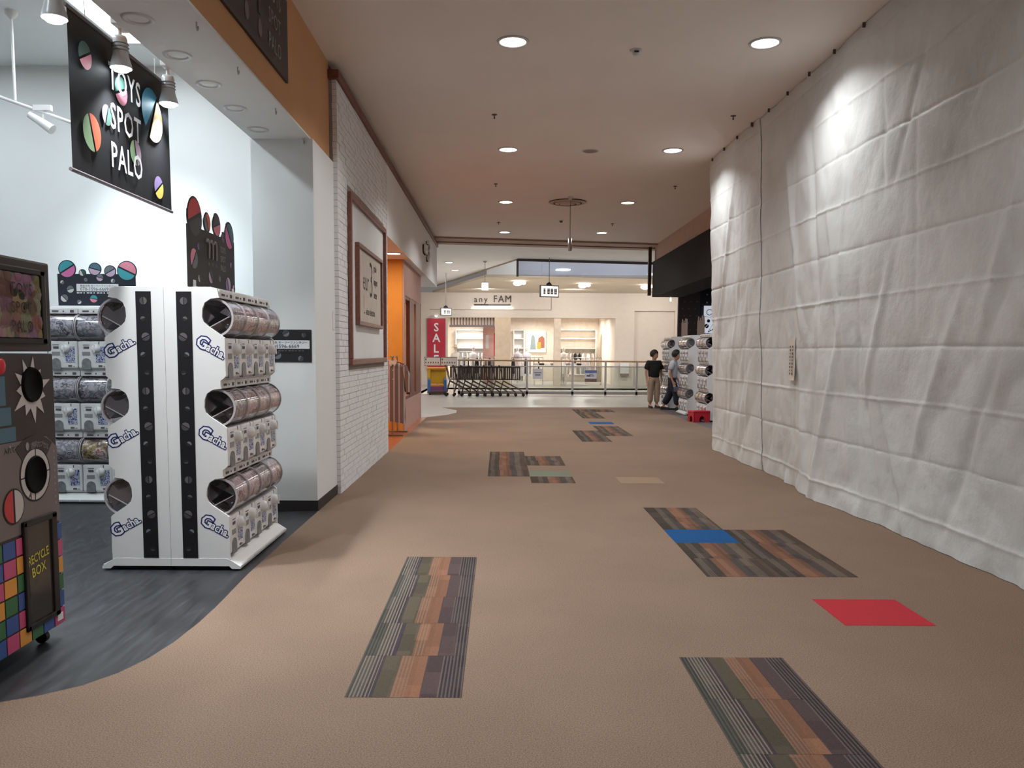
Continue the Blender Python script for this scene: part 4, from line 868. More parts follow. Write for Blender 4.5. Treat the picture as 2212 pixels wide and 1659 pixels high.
for cx, nm in ((0.77, 0), (0.20, 1)):
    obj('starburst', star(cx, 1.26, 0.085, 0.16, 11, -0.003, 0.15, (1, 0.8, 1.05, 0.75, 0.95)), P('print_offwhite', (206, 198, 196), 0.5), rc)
    obj('star_hole', MB().lathe([(0.0001, -0.004), (0.07, -0.004), (0.074, -0.013), (0.08, -0.012), (0.084, 0.0)], 24, (cx, -0.002, 1.285), 'y'), P('painted_hole_shade', (10, 9, 9), 0.6, spec=0.1), rc)  # flat black disc with a rim; the hole's inner shade is put into its colour
    tx = MB(); tx.text('投入', 0.035, cx, 1.175, -0.005, 0.9, 'CENTER'); 
    pn_ = MB(); pn_.prism([(cx - 0.29 if nm else cx - 0.285, 0.6), (cx + 0.2, 0.6), (cx + 0.2, 0.97), (cx + 0.11, 1.03), (cx - 0.285, 1.03)] if not nm else [(cx - 0.2, 0.6), (cx + 0.285, 0.6), (cx + 0.285, 1.03), (cx - 0.11, 1.03), (cx - 0.2, 0.97)], 'y', -0.002, 0.0)
    obj('grey_panel', pn_, M_rg, rc)
    fan = [(cx + 0.225 * math.sin(a), 0.86 + 0.185 * math.cos(a)) for a in [(-0.75 + 1.5 * i / 10) for i in range(11)]] + [(cx + 0.13 * math.sin(a), 0.86 + 0.125 * math.cos(a)) for a in [(0.9 - 1.8 * i / 10) for i in range(11)]]
    obj('fan_label', MB().prism(fan, 'y', -0.004, -0.002), M_rb, rc)
    tx = MB()
    for i, s_ in enumerate('透明カプセル'):
        a = -0.22 + i * 0.15; tx.text(s_, 0.033, cx + 0.02 + 0.16 * math.sin(a), 0.855 + 0.135 * math.cos(a), -0.006, 0.95, 'CENTER', rot=-a)
    tx.disc(cx - 0.06, 1.0, 0.014, 0.02, -0.006, 12)
    tx.text('入れてください', 0.036, cx - 0.2, 1.0 - 0.0, -0.0045, 0.9) if False else None
    o_ = obj('fan_lettering', tx, M_inkfaint, rc); o_['kind'] = 'stuff'
    tx = MB(); tx.text('入れてください', 0.034, cx - 0.24, 0.985, -0.0035, 0.85); obj('panel_lettering', tx, M_ink, rc)
    obj('ring_label', MB().lathe([(0.085, -0.004), (0.12, -0.004)], 40, (cx, 0, 0.86), 'y', False), P('print_offwhite', (206, 198, 196), 0.5), rc)
    obj('ring_edge', MB().lathe([(0.12, -0.0035), (0.129, -0.0035)], 40, (cx, 0, 0.86), 'y', False), M_rd, rc)
    tk = MB()
    for a in (0.05, PI / 2 - 0.05, PI + 0.05, 3 * PI / 2 - 0.1): tk.prism([(cx + r * math.cos(a + s_), 0.86 + r * math.sin(a + s_)) for r, s_ in ((0.084, 0.03), (0.121, 0.022), (0.121, -0.022), (0.084, -0.03))], 'y', -0.0055, -0.004)
    tk.text('A', 0.04, cx - 0.055, 0.755, -0.0055, 1.0, 'CENTER', bold=0.01, rot=-0.35); o_ = obj('ring_marks', tk, M_ink, rc); o_['kind'] = 'stuff'
    obj('ring_hole', MB().lathe([(0.0001, -0.001), (0.078, -0.001), (0.08, -0.008), (0.086, -0.007), (0.09, 0.0)], 32, (cx, -0.005, 0.86), 'y'), P('painted_hole_shade', (10, 9, 9), 0.6, spec=0.1), rc)  # no real opening: shade inside the ring painted as a black disc
    # lower door with tinted window
    dr = MB(); dx0, dx1, dz0, dz1 = cx - 0.135, cx + 0.15, 0.135, 0.655
    for (a, b, c, d) in ((dx0, dx1, dz0, dz0 + 0.03), (dx0, dx1, dz1 - 0.03, dz1), (dx0, dx0 + 0.03, dz0, dz1), (dx1 - 0.05, dx1, dz0, dz1)): dr.cbox(a, b, -0.018, -0.001, c, d, 0.007)
    door = obj('door', dr, M_rd, rc)
    obj('door_pane', MB().box(dx0 + 0.02, dx1 - 0.03, -0.008, -0.004, dz0 + 0.02, dz1 - 0.02), P('dark_tinted_pane', (58, 52, 46), 0.15), door)
    tx = MB(); tx.text('RECYCLE', 0.06, cx - 0.01, 0.45, -0.0095, 0.72, 'CENTER', bold=0.012, rot=0.12); tx.text('BOX', 0.065, cx - 0.01, 0.385, -0.0095, 0.9, 'CENTER', bold=0.012, rot=0.12); obj('door_lettering', tx, P('yellow_ink', (214, 200, 70), 0.5, var=0), door)
TC = [P('tile_orange', (232, 160, 70), 0.4, var=0.03), P('tile_green', (60, 112, 70), 0.4, var=0.03), P('tile_blue', (60, 92, 158), 0.4, var=0.03), P('tile_magenta', (206, 84, 128), 0.4, var=0.03)]
pw, ph = 0.0992, 0.0855
tile_m = [mesh('colour_panel', MB().cbox(0.004, pw - 0.004, -0.004, 0.0, 0.004, ph - 0.004, 0.0012), m) for m in TC]
for i in range(10):
    for j in range(6):
        x = -0.011 + i * pw; z = 0.077 + j * ph; xc = x + pw / 2
        if any(c - 0.10 < xc < c + 0.11 for c in (0.77, 0.20)) and z > 0.12: continue
        if i == 0: continue
        put('colour_panel', tile_m[(i - j + 2) % 4], rc, (x, -0.001, z))
obj('maker_plate', MB().box(0.905, 0.955, -0.008, -0.005, 0.10, 0.135), M_inkw, rc)
cp = MB(); cp.capsule(0.585, 0.74, 0.075, PI / 2, 0, 1, -0.006, 2); obj('capsule_print', cp, [P('print_red', (196, 40, 52), 0.4, var=0), P('print_offwhite', (206, 198, 196), 0.5), M_rd], rc)
obj('red_ball', MB().ball((0.535, -0.004, 1.375), 0.038, 14, sy=0.3), P('red_gloss', (206, 30, 46), 0.25, var=0), rc)
obj('stepped_print', MB().box(0.44, 0.63, -0.002, 0, 1.035, 1.10).box(0.44, 0.60, -0.0022, 0, 1.11, 1.19).box(0.505, 0.565, -0.002, 0, 1.2, 1.33), P('print_slate', (74, 86, 96), 0.45), rc)
dd = MB()
for i in range(9): dd.disc(0.94, 0.95 - i * 0.032, 0.006, 0.006, -0.003, 8)
for i in range(5): dd.disc(0.58 + i * 0.07, 1.012 + 0.0 * i, 0.007, 0.007, -0.003, 8)
o_ = obj('dot_print', dd, M_inkfaint, rc); o_['kind'] = 'stuff'
for x, y in ((0.09, 0.06), (0.88, 0.06), (0.09, 0.55), (0.88, 0.55)):
    cw = obj('caster', MB().tube([(x - 0.014, y, 0.031), (x + 0.014, y, 0.031)], 0.03, 14), M_rd, rc); obj('fork', MB().box(x - 0.02, x + 0.02, y - 0.02, y + 0.02, 0.055, 0.078), M_steel, cw)
# ------------------------------------------------------------------ red step stool in front of the far towers
t = thing('step_stool', 'small red plastic step stool on the carpet edge by the far towers', 'stool', (4.22, 17.35, 0), 0.25)
M_stool = P('red_plastic', (204, 44, 62), 0.4)
obj('top', MB().cbox(-0.19, 0.19, -0.14, 0.14, 0.20, 0.24, 0.012), M_stool, t)
for x0, x1 in ((-0.185, -0.17), (0.17, 0.185)): obj('side', MB().prism([(-0.135, 0.0), (-0.135, 0.205), (0.135, 0.205), (0.135, 0.0), (0.06, 0.0), (0.055, 0.10), (0.0, 0.135), (-0.055, 0.10), (-0.06, 0.0)], 'x', x0, x1), M_stool, t)
for y0, y1 in ((-0.135, -0.12), (0.12, 0.135)): obj('side', MB().prism([(-0.185, 0.0), (-0.185, 0.205), (0.185, 0.205), (0.185, 0.0), (0.06, 0.0), (0.055, 0.10), (0.0, 0.135), (-0.055, 0.10), (-0.06, 0.0)], 'y', y0, y1), M_stool, t)

# lit poster on the blue-black wall, small lamp under the bulkhead
t = thing('lit_poster', 'lit white poster with capsule drawings on the blue-black wall', 'poster', (5.70, 23.19, 2.0))
obj('panel', MB().box(0, 0.48, -0.03, 0, 0, 0.76), P('poster_light', (226, 232, 244), 0.5, emit=0.55, var=0), t)
pr = MB()
pr.lathe([(0.068, -0.032), (0.085, -0.032)], 24, (0.15, 0, 0.58), 'y', False); pr.lathe([(0.0001, -0.032), (0.045, -0.032)], 16, (0.13, 0, 0.34), 'y', False)
for i in range(10): pr.disc(0.36 + 0.07 * math.cos(i * 0.63), 0.47 + 0.07 * math.sin(i * 0.63), 0.022, 0.022, -0.032, 8)
for i in range(7): pr.disc(0.15 + i * 0.05, 0.05 + (i % 3) * 0.025, 0.022, 0.022, -0.032, 8)
pr.tube([(0.43, -0.031, 0.75), (0.19, -0.031, 0.44), (0.27, -0.031, 0.27), (0.12, -0.031, 0.02)], 0.004, 4); pr.tube([(0.0, -0.031, 0.47), (0.19, -0.031, 0.44)], 0.004, 4); pr.tube([(0.27, -0.031, 0.27), (0.48, -0.031, 0.29)], 0.004, 4)
pr.capsule(0.08, 0.2, 0.06, 0.9, 0, 0, -0.033)
obj('drawing', pr, P('poster_ink', (70, 74, 84), 0.6, var=0), t)
t = thing('hanging_lamp', 'tiny lit white lamp under the black bulkhead corner', 'lamp', (4.45, 21.7, 2.9))
obj('body', MB().cbox(-0.03, 0.03, -0.03, 0.03, -0.13, 0.0, 0.008), M_plastic, t); obj('lamp_face', MB().cbox(-0.022, 0.022, -0.036, -0.03, -0.12, -0.02, 0.004), M_lampsoft, t)

# ------------------------------------------------------------------ people
SKIN = P('skin', (206, 158, 134), 0.6, var=0.03)
def skinned(name, verts, edges, radii, mat, parent, sub=2, root=0):
    me = bpy.data.meshes.new(name); me.from_pydata(verts, edges, []); me.materials.append(mat)
    o = put(name, me, parent); md = o.modifiers.new('skin', 'SKIN')
    for i, r in enumerate(radii):
        sv = me.skin_vertices[0].data[i]; sv.radius = r if isinstance(r, tuple) else (r, r); sv.use_root = (i == root)
    md.use_smooth_shade = True
    sb = o.modifiers.new('sub', 'SUBSURF'); sb.levels = sub; sb.render_levels = sub
    # freeze to a plain mesh
    dg = bpy.context.evaluated_depsgraph_get(); ev = o.evaluated_get(dg); m2 = bpy.data.meshes.new_from_object(ev)
    o.modifiers.clear(); o.data = m2; m2.materials.clear(); m2.materials.append(mat)
    for p in m2.polygons: p.use_smooth = True
    return o
def hand(parent_v, parent_e, parent_r, wrist, d, side, curl=0.3):
    """palm and five fingers grown from a wrist vertex index; d = pointing direction, side = thumb side"""
    d = Vector(d).normalized(); s_ = Vector(side).normalized(); nrm = d.cross(s_).normalized(); w0 = Vector(parent_v[wrist])
    pc = w0 + d * 0.045; parent_v.append(tuple(pc)); parent_e.append((wrist, len(parent_v) - 1)); parent_r.append((0.030, 0.018)); pi_ = len(parent_v) - 1
    return pi_, d, s_, nrm
def person(label, loc, rz, J, shirt, pants, shoes, hair, dark=False):
    """J: joint table in metres, figure faces local -Y"""
    t = thing('person', label, 'person', loc, rz, 'people by the capsule towers')
    V = []; E = []; R = []
    def add(p, r, par=None):
        V.append(tuple(p)); R.append(r)
        if par is not None: E.append((par, len(V) - 1))
        return len(V) - 1
    pel = add(J['pelvis'], 0.11); sp = add(J['waist'], (0.115, 0.09), pel); ch = add(J['chest'], (0.13, 0.10), sp); nk0 = add(J['neck0'], 0.055, ch); nk = add(J['neck'], 0.045, nk0)
    hd = add(J['head0'], (0.07, 0.078), nk); h1 = add(J['head'], (0.082, 0.098), hd); h2 = add(J['crown'], (0.062, 0.072), h1)
    nv = Vector(J['head']) + (Vector(J['crown']) - Vector(J['head0'])) * -0.15 + Vector(J['face']) * 0.095; add(nv, 0.014, h1)
    for s_ in ('L', 'R'):
        sh = add(J['sh' + s_], 0.052, ch); el = add(J['el' + s_], 0.037, sh); wr = add(J['wr' + s_], 0.024, el)
        d = (Vector(J['wr' + s_]) - Vector(J['el' + s_])).normalized(); sd = Vector(J.get('thumb' + s_, (0, -1, 0))); sd = (sd - d * sd.dot(d)).normalized(); nm = d.cross(sd)
        pm = add(Vector(J['wr' + s_]) + d * 0.05, 0.026, wr)
        for k, (off, ln) in enumerate(((0.026, 0.062), (0.009, 0.072), (-0.009, 0.066), (-0.025, 0.05))):
            b0 = add(Vector(J['wr' + s_]) + d * 0.088 + sd * off, 0.009, pm); b1 = add(Vector(V[b0]) + d * ln * 0.55 + nm * 0.008, 0.0085, b0); add(Vector(V[b1]) + d * ln * 0.4 + nm * 0.018, 0.0075, b1)
        tb = add(Vector(J['wr' + s_]) + d * 0.045 + sd * 0.035, 0.011, pm); add(Vector(V[tb]) + d * 0.035 + sd * 0.012, 0.0085, tb)
        hp = add(J['hip' + s_], 0.085, pel); kn = add(J['kn' + s_], 0.055, hp); an = add(J['an' + s_], 0.036, kn); add(J['toe' + s_], 0.03, an)
    skinned('body', V, E, R, SKIN, t, 2)
    # ears
    hx = Vector(J['head']); fx = Vector(J['face']); sx_ = fx.cross(Vector((0, 0, 1))).normalized()
    er = MB()
    for q in (-1, 1): er.ball(tuple(hx + sx_ * q * 0.076 + Vector((0, 0, -0.01))), 0.02, 8, 1.4)
    obj('ears', er, SKIN, t)
    fc = MB()
    for q in (-1, 1): fc.ball(tuple(hx + fx * 0.082 + sx_ * q * 0.03 + Vector((0, 0, 0.0))), 0.008, 8)
    fc.ball(tuple(hx + fx * 0.08 + Vector((0, 0, -0.065))), 0.014, 8, 0.4); obj('face_features', fc, P('dark_features', (60, 34, 30), 0.5, var=0), t)
    # hair: rounded cap with fringe, clear of the face
    hb = MB(); n, m = 18, 10; cz = hx + Vector((0, 0, 0.018)) - fx * 0.012
    vs = []; 
    for i in range(m + 1):
        a = PI * 0.73 * i / m
        for k in range(n):
            b = 2 * PI * k / n; dr_ = sx_ * math.cos(b) + fx * math.sin(b)
            front = max(0, math.sin(b)); aa = a * (1 - 0.47 * front)
            vs.append(cz + dr_ * (math.sin(aa) * 0.113) + Vector((0, 0, math.cos(aa) * 0.118)) + fx * (-0.012 * math.sin(aa)))
    hb.add([tuple(v) for v in vs], [(i * n + k, i * n + (k + 1) % n, (i + 1) * n + (k + 1) % n, (i + 1) * n + k) for i in range(m) for k in range(n)], True)
    obj('hair', hb, hair, t)
    # shirt
    sv = [tuple(Vector(J['hem']) - Vector((0, 0, 0.08))), J['waist'], J['chest'], J['neck0']]; sr = [(0.165, 0.125), (0.165, 0.125), (0.175, 0.125), (0.075, 0.07)]; se = [(0, 1), (1, 2), (2, 3)]
    for s_ in ('L', 'R'):
        a, b = Vector(J['sh' + s_]), Vector(J['el' + s_]); sv += [tuple(a), tuple(a + (b - a) * 0.78)]; k = len(sv); se += [(2, k - 2), (k - 2, k - 1)]; sr += [0.078, 0.085]
    skinned('shirt', sv, se, sr, shirt, t, 2)
    pv = [J['pelvis']]; pe = []; prr = [(0.15, 0.12)]
    pv.append(tuple(Vector(J['pelvis']) + Vector((0, 0, 0.13)))); pe.append((0, 1)); prr.append((0.14, 0.11))
    for s_ in ('L', 'R'):
        a = Vector(J['an' + s_]); kn = Vector(J['kn' + s_]); k = len(pv); pv += [J['hip' + s_], J['kn' + s_], tuple(a + (kn - a) * 0.12)]; pe += [(0, k), (k, k + 1), (k + 1, k + 2)]; prr += [0.105, J.get('kr', 0.082), J.get('ar', 0.07)]
    skinned('trousers', pv, pe, prr, pants, t, 2)
    for s_ in ('L', 'R'):
        an, to = Vector(J['an' + s_]), Vector(J['toe' + s_]); d = (to - an); d.z = 0; d.normalize(); sdv = Vector((-d.y, d.x, 0)); mb = MB()
        base = Vector((an.x, an.y, 0)) - d * 0.06; pts = []
        for (u, hw_) in ((0, 0.03), (0.05, 0.042), (0.14, 0.045), (0.21, 0.04), (0.245, 0.018)): pts.append((u, hw_))
        ol = [base + d * u + sdv * h_ for u, h_ in pts] + [base + d * u - sdv * h_ for u, h_ in reversed(pts)]
        lift = max(0, an.z - 0.09)
        n_ = len(ol); low = [(p.x, p.y, 0.0 + lift) for p in ol]; hi = [((p.x * 0.85 + (base + d * 0.09).x * 0.15), (p.y * 0.85 + (base + d * 0.09).y * 0.15), 0.055 + lift + (0.03 if i in (0, 1, n_ - 1, n_ - 2) else 0)) for i, p in enumerate(ol)]
        mb.add(low + hi, [list(range(n_)), list(range(2 * n_ - 1, n_ - 1, -1))] + [(i, (i + 1) % n_, n_ + (i + 1) % n_, n_ + i) for i in range(n_)]); obj('shoe', mb, shoes, t)
    return t
J1 = dict(pelvis=(0, 0, 0.80), waist=(0, 0, 0.93), chest=(0, 0.01, 1.10), neck0=(0, 0, 1.235), neck=(0, -0.005, 1.275), head0=(0.0, -0.02, 1.315), head=(0.005, -0.025, 1.40), crown=(0.005, -0.02, 1.465), face=(0.62, -0.78, 0), hem=(0, 0, 0.80),
          shL=(0.155, 0.01, 1.19), elL=(0.215, 0.02, 0.94), wrL=(0.20, -0.03, 0.74), shR=(-0.155, 0.01, 1.19), elR=(-0.215, 0.02, 0.94), wrR=(-0.205, -0.03, 0.74),
          hipL=(0.085, 0, 0.77), knL=(0.095, -0.01, 0.43), anL=(0.10, 0.02, 0.08), toeL=(0.115, -0.13, 0.03), hipR=(-0.085, 0, 0.77), knR=(-0.09, -0.01, 0.43), anR=(-0.085, 0.02, 0.08), toeR=(-0.10, -0.13, 0.03), kr=0.085, ar=0.075)
HAIR = P('dark_hair', (38, 28, 26), 0.55, var=0.2, vs=40)
person('person in a black t-shirt and beige trousers standing by the railing', (4.05, 21.62, 0), math.radians(12), J1, P('black_cotton', (30, 29, 31), 0.85), P('beige_cotton', (188, 168, 148), 0.85), P('dark_leather', (46, 38, 36), 0.5), HAIR)
J2 = dict(pelvis=(0, 0, 0.80), waist=(0, -0.02, 0.93), chest=(0, -0.04, 1.10), neck0=(0, -0.055, 1.235), neck=(0, -0.075, 1.275), head0=(0, -0.10, 1.315), head=(0, -0.115, 1.40), crown=(0, -0.11, 1.465), face=(0.0, -1.0, 0), hem=(0, -0.01, 0.84),
          shL=(0.15, -0.03, 1.19), elL=(0.20, -0.02, 0.95), wrL=(0.19, -0.14, 0.75), shR=(-0.15, -0.03, 1.19), elR=(-0.205, 0.02, 0.94), wrR=(-0.20, -0.06, 0.73),
          hipL=(0.085, 0, 0.77), knL=(0.09, 0.03, 0.44), anL=(0.09, 0.22, 0.09), toeL=(0.09, 0.09, 0.03), hipR=(-0.085, 0, 0.77), knR=(-0.09, -0.14, 0.43), anR=(-0.09, -0.17, 0.08), toeR=(-0.09, -0.31, 0.03), kr=0.10, ar=0.095)
p2 = person('person in a pale shirt and wide navy trousers walking towards the towers', (4.36, 20.85, 0), math.radians(70), J2, P('pale_grey_cotton', (206, 212, 220), 0.85), P('navy_cotton', (38, 40, 54), 0.85), P('black_shoe', (28, 26, 28), 0.5), HAIR)
t = tag(obj('handbag', MB().cbox(-0.09, 0.09, -0.035, 0.035, -0.12, 0.0, 0.02).tube([(-0.06, 0, -0.01), (-0.04, 0, 0.06), (0.0, 0, 0.085), (0.04, 0, 0.06), (0.06, 0, -0.01)], 0.006, 6), P('slate_bag', (96, 104, 126), 0.6)), 'small slate bag held by the person in navy trousers', 'bag')
t.location = (4.45, 20.58, 0.60)

# ------------------------------------------------------------------ railing round the open well
rl = thing('railing', 'pale metal railing with glass panels and a wooden handrail', 'railing', (0, 27.75, 0))
M_rail = P('pale_metal', (204, 198, 196), 0.35, 0.3); M_hand = wood('light_wood_handrail', (176, 138, 104), (206, 172, 136), 0.35, (1, 10, 10))
RX = [-1.35, -0.25, 0.93, 2.46, 3.57, 4.62, 5.7, 6.8, 7.9]
obj('handrail', MB().tube([(-1.4, 0, 1.17), (8.0, 0, 1.10 + 0.03)], 0.032, 10), M_hand, rl)
obj('top_rail', MB().box(-1.4, 8.0, -0.02, 0.02, 0.95, 0.985), M_rail, rl); obj('bottom_rail', MB().box(-1.4, 8.0, -0.03, 0.03, 0.03, 0.13), P('grey_kick_rail', (168, 162, 162), 0.4), rl)
for x in RX: obj('post', MB().box(x - 0.035, x + 0.035, -0.03, 0.03, 0.0, 1.15), M_rail, rl)
M_pane = glassy('railing_glass', (236, 240, 238), 0.03)
for a, b in zip(RX, RX[1:]): obj('pane', MB().box(a + 0.04, b - 0.04, -0.005, 0.005, 0.13, 0.95), M_pane, rl)
t = thing('notice_card', 'blue and white notice card hung on the railing glass', 'notice', (2.87, 27.70, 0.46))
obj('card', MB().box(0, 0.40, -0.008, 0, 0, 0.40), P('notice_white', (226, 226, 236), 0.5), t); obj('heading', MB().box(0.0, 0.40, -0.011, -0.008, 0.30, 0.39), P('notice_blue', (110, 122, 176), 0.5), t); obj('photo', MB().box(0.0, 0.40, -0.011, -0.008, 0.0, 0.11), P('notice_brown', (132, 106, 96), 0.5, var=0.3, vs=20), t)
obj('writing', MB().box(0.06, 0.2, -0.0105, -0.008, 0.18, 0.22).box(0.22, 0.32, -0.0105, -0.008, 0.19, 0.21).box(0.14, 0.28, -0.0105, -0.008, 0.245, 0.26), M_ink, t)
t = thing('notice_card', 'small white notice card on the railing glass nearest the shopping carts', 'notice', (1.12, 27.70, 0.55))
obj('card', MB().box(0, 0.34, -0.008, 0, 0, 0.34), P('notice_white', (226, 226, 236), 0.5), t); obj('writing', MB().box(0.05, 0.29, -0.0105, -0.008, 0.2, 0.22).box(0.08, 0.26, -0.0105, -0.008, 0.12, 0.15), M_inkgrey, t)
# hanging glass smoke screen with a dark frame
sm = thing('smoke_screen', 'clear hanging smoke screen with a dark frame below the mall ceiling', 'glass screen', (0.535, 25.33, 0))
_v = Vector((8.5 - 0.535, 26.9 - 25.33, 0)); sm.rotation_euler = (0, 0, math.atan2(_v.y, _v.x)); Ls = _v.length
obj('frame', MB().box(0, Ls, -0.02, 0.02, ZC - 0.055, ZC + 0.02), P('dark_grey_frame', (92, 84, 86), 0.5), sm); obj('end_frame', MB().box(-0.03, 0.03, -0.02, 0.02, ZC - 0.52, ZC), P('dark_grey_frame', (92, 84, 86), 0.5), sm)
obj('pane', MB().box(0.03, Ls, -0.004, 0.004, ZC - 0.5, ZC - 0.05), glassy('smoke_glass', (226, 230, 240), 0.10), sm)
# hanging signs, pendant, ceiling floodlights
def hang_sign(loc, w_, h_, rz, rod, label, marks):
    t = thing('hanging_sign', label, 'sign', loc, rz, 'hanging guide signs'); 
    obj('case', MB().cbox(-w_ / 2, w_ / 2, 0.0, 0.08, -h_, 0, 0.01), P('sign_case', (140, 128, 122), 0.4, 0.3), t); obj('face', MB().box(-w_ / 2 + 0.03, w_ / 2 - 0.03, -0.006, 0.0, -h_ + 0.03, -0.03), P('lit_sign_face', (250, 248, 244), 0.5, emit=0.9, var=0), t)
    mb = MB()
    for (x, s_) in marks: mb.box(x * w_, (x + s_) * w_, -0.009, -0.006, -h_ * 0.74, -h_ * 0.28)
    mb2 = MB()
    for (x, s_) in marks: mb2.box((x + 0.025) * w_, (x + s_ - 0.025) * w_, -0.011, -0.009, -h_ * 0.66, -h_ * 0.52); mb2.disc((x + s_ / 2) * w_, -h_ * 0.38, 0.02, 0.02, -0.011, 10)
    obj('pictogram', mb, M_inkgrey, t); obj('pictogram_detail', mb2, M_inkw, t)
    obj('bracket', MB().prism([(-0.09, 0.0), (0.09, 0.0), (0.05, 0.06), (0, 0.1), (-0.08, 0.05)], 'y', 0.02, 0.06), M_ink, t); obj('rod', MB().tube([(0, 0.04, 0.06), (0, 0.04, rod)], 0.012, 8), M_steel, t); return t
hang_sign((1.50, 25.0, 3.45), 0.62, 0.36, math.radians(22), 0.82, 'lit white sign with pictograms hanging from a rod', [(-0.33, 0.1), (-0.13, 0.13), (0.05, 0.13), (0.24, 0.14)])
hang_sign((-1.93, 30.0, 3.02), 0.42, 0.27, math.radians(20), 1.25, 'smaller lit sign hanging in front of the boutique by the red banner', [(-0.2, 0.16), (0.05, 0.16), (0.26, 0.1)])
t = thing('pendant_lamp', 'white cube pendant lamp on a thin rod', 'lamp', (-0.46, 26.0, 3.37))
obj('shade', MB().cbox(-0.1, 0.1, -0.1, 0.1, 0, 0.22, 0.012), M_lampsoft, t); obj('cap', MB().box(-0.105, 0.105, -0.105, 0.105, 0.218, 0.235), M_steel, t); obj('rod', MB().tube([(0, 0, 0.23), (0, 0, 0.88)], 0.008, 8), M_steel, t); obj('canopy', MB().lathe([(0.01, 0.84), (0.06, 0.87), (0.06, 0.88)], 12), M_steel, t)
for i, (x, y, lb) in enumerate(((0.64, 30.0, 'bright twin floodlight above the boutique name'), (3.07, 30.9, 'bright twin floodlight right of the hanging rod sign'), (5.47, 31.4, 'bright twin floodlight next to the black bulkhead'))):
    t = thing('floodlight', lb, 'ceiling light', (x, y, 3.99), 0, 'twin floodlights')
    obj('lamp_face', MB().ball((0, 0, -0.08), 0.16, 14, 0.55), M_lamp, t); obj('side_lamp', MB().ball((0.22, 0, -0.06), 0.08, 10, 0.8), M_lamp, t); obj('mount', MB().box(-0.1, 0.26, -0.05, 0.05, -0.03, 0.01), M_plastic, t)
for i, (x, y, lb) in enumerate(((-1.612, 26.48, 'small lit downlight in the mall ceiling nearest the bulkhead corner'), (-1.558, 29.0, 'small lit downlight in the mall ceiling just behind the first one'))):
    t = thing('ceiling_downlight', lb, 'ceiling light', (x, y, ZC + 0.02), 0, 'small mall downlights'); put('trim_ring', lamp_ring, t); put('lamp_face', lamp_face, t)
t = thing('ceiling_downlight', 'lit downlight in the pink soffit over the clothes shop entrance', 'ceiling light', (-1.79, 14.03, 3.09)); put('trim_ring', lamp_ring, t); put('lamp_face', lamp_face, t)

# ------------------------------------------------------------------ opposite boutique: name, banner, slats, fittings
t = thing('shop_sign', 'dark raised letters reading any FAM over a lit bar on the boutique fascia', 'sign', (-1.11, 35.96, 3.46))
MBR = P('bronze_letter', (62, 52, 44), 0.6); obj('letters', MB().text('any', 0.36, 0.0, 0.13, 0, 0.95, bold=0.004, ext=0.02, space=1.35), MBR, t); obj('letters', MB().text('FAM', 0.42, 0.83, 0.13, 0, 0.92, ext=0.02, space=1.15), MBR, t)
obj('bar', MB().box(0, 1.58, -0.02, 0, -0.02, 0.045), P('bronze_letter', (88, 74, 60), 0.5), t); obj('bar_lettering', MB().box(0.62, 1.56, -0.024, -0.02, 0.0, 0.02), M_inkfaint, t)
obj('lit_strip', MB().prism([(-0.14, -0.14), (1.72, -0.14), (1.56, -0.03), (0.02, -0.03)], 'y', -0.02, 0.0), M_lampsoft, t)
t = thing('sale_banner', 'tall red banner reading SALE on the boutique wall', 'banner', (-3.14, 35.95, 0.62))
obj('cloth', MB().box(0, 0.80, -0.01, 0, 0, 2.25), P('sale_red', (192, 52, 72), 0.7), t)
for i, s_ in enumerate('SALE'): obj('lettering', MB().text(s_, 0.50, 0.40, 1.71 - i * 0.46, -0.015, 0.95, 'CENTER', bold=0.02), M_inkw, t)
obj('top_bar', MB().box(-0.01, 0.81, -0.02, 0.01, 2.24, 2.27), M_steel, t)
t = thing('wall_wash_lamp', 'bright lamp glowing right above the red SALE banner', 'lamp', (-2.74, 35.8, 2.98)); obj('body', MB().cbox(-0.08, 0.08, -0.05, 0.05, 0, 0.1, 0.01), M_plastic, t); obj('lamp_face', MB().ball((0, 0, 0.0), 0.06, 10, 0.5), M_lamp, t)
gr = thing('slat_screen', 'row of upright grey slats above the left boutique opening', 'screen', (-2.2, 36.3, 2.62)); obj('rail', MB().box(0, 1.98, -0.02, 0.02, -0.1, 0.0), P('mauve_grey', (150, 136, 136), 0.7), gr); 
slm = mesh('slat', MB().box(0, 0.075, -0.02, 0.02, 0, 0.32), P('mauve_grey', (150, 136, 136), 0.7))
for i in range(15): put('slat', slm, gr, (0.05 + i * 0.132, 0, 0))
# wall bays with shelves
M_shelf = P('white_shelf', (240, 234, 226), 0.6)
def bay(x0, x1, y, label, warm):
    t = thing('display_shelf', label, 'shelf', (x0, y, 0)); w_ = x1 - x0
    obj('back', MB().box(0, w_, 0.34, 0.38, 0, 2.55), M_bwall if warm else M_white, t)
    for x in (0, w_ - 0.04): obj('side', MB().box(x, x + 0.04, 0, 0.36, 0, 2.55), M_shelf, t)
    for z in (0.35, 1.62, 2.1, 2.52): obj('shelf', MB().box(0.04, w_ - 0.04, 0.0, 0.34, z, z + 0.035), M_shelf, t)
    for x in (0.25, w_ - 0.25): obj('rail_support', MB().tube([(x, 0.1, 1.45), (x, 0.1, 1.62)], 0.01, 6), M_metal, t)
    obj('rail', MB().tube([(0.06, 0.1, 1.45), (w_ - 0.06, 0.1, 1.45)], 0.012, 6), M_metal, t); return t
bay(-2.2, -0.35, 41.5, 'white display shelf glowing behind the left boutique opening', False); bay(0.7, 1.25, 41.5, 'narrow white display shelf between beige pillar and poster', False); bay(2.75, 4.75, 40.6, 'cream display shelf with hanging clothes at the right of the boutique', True)
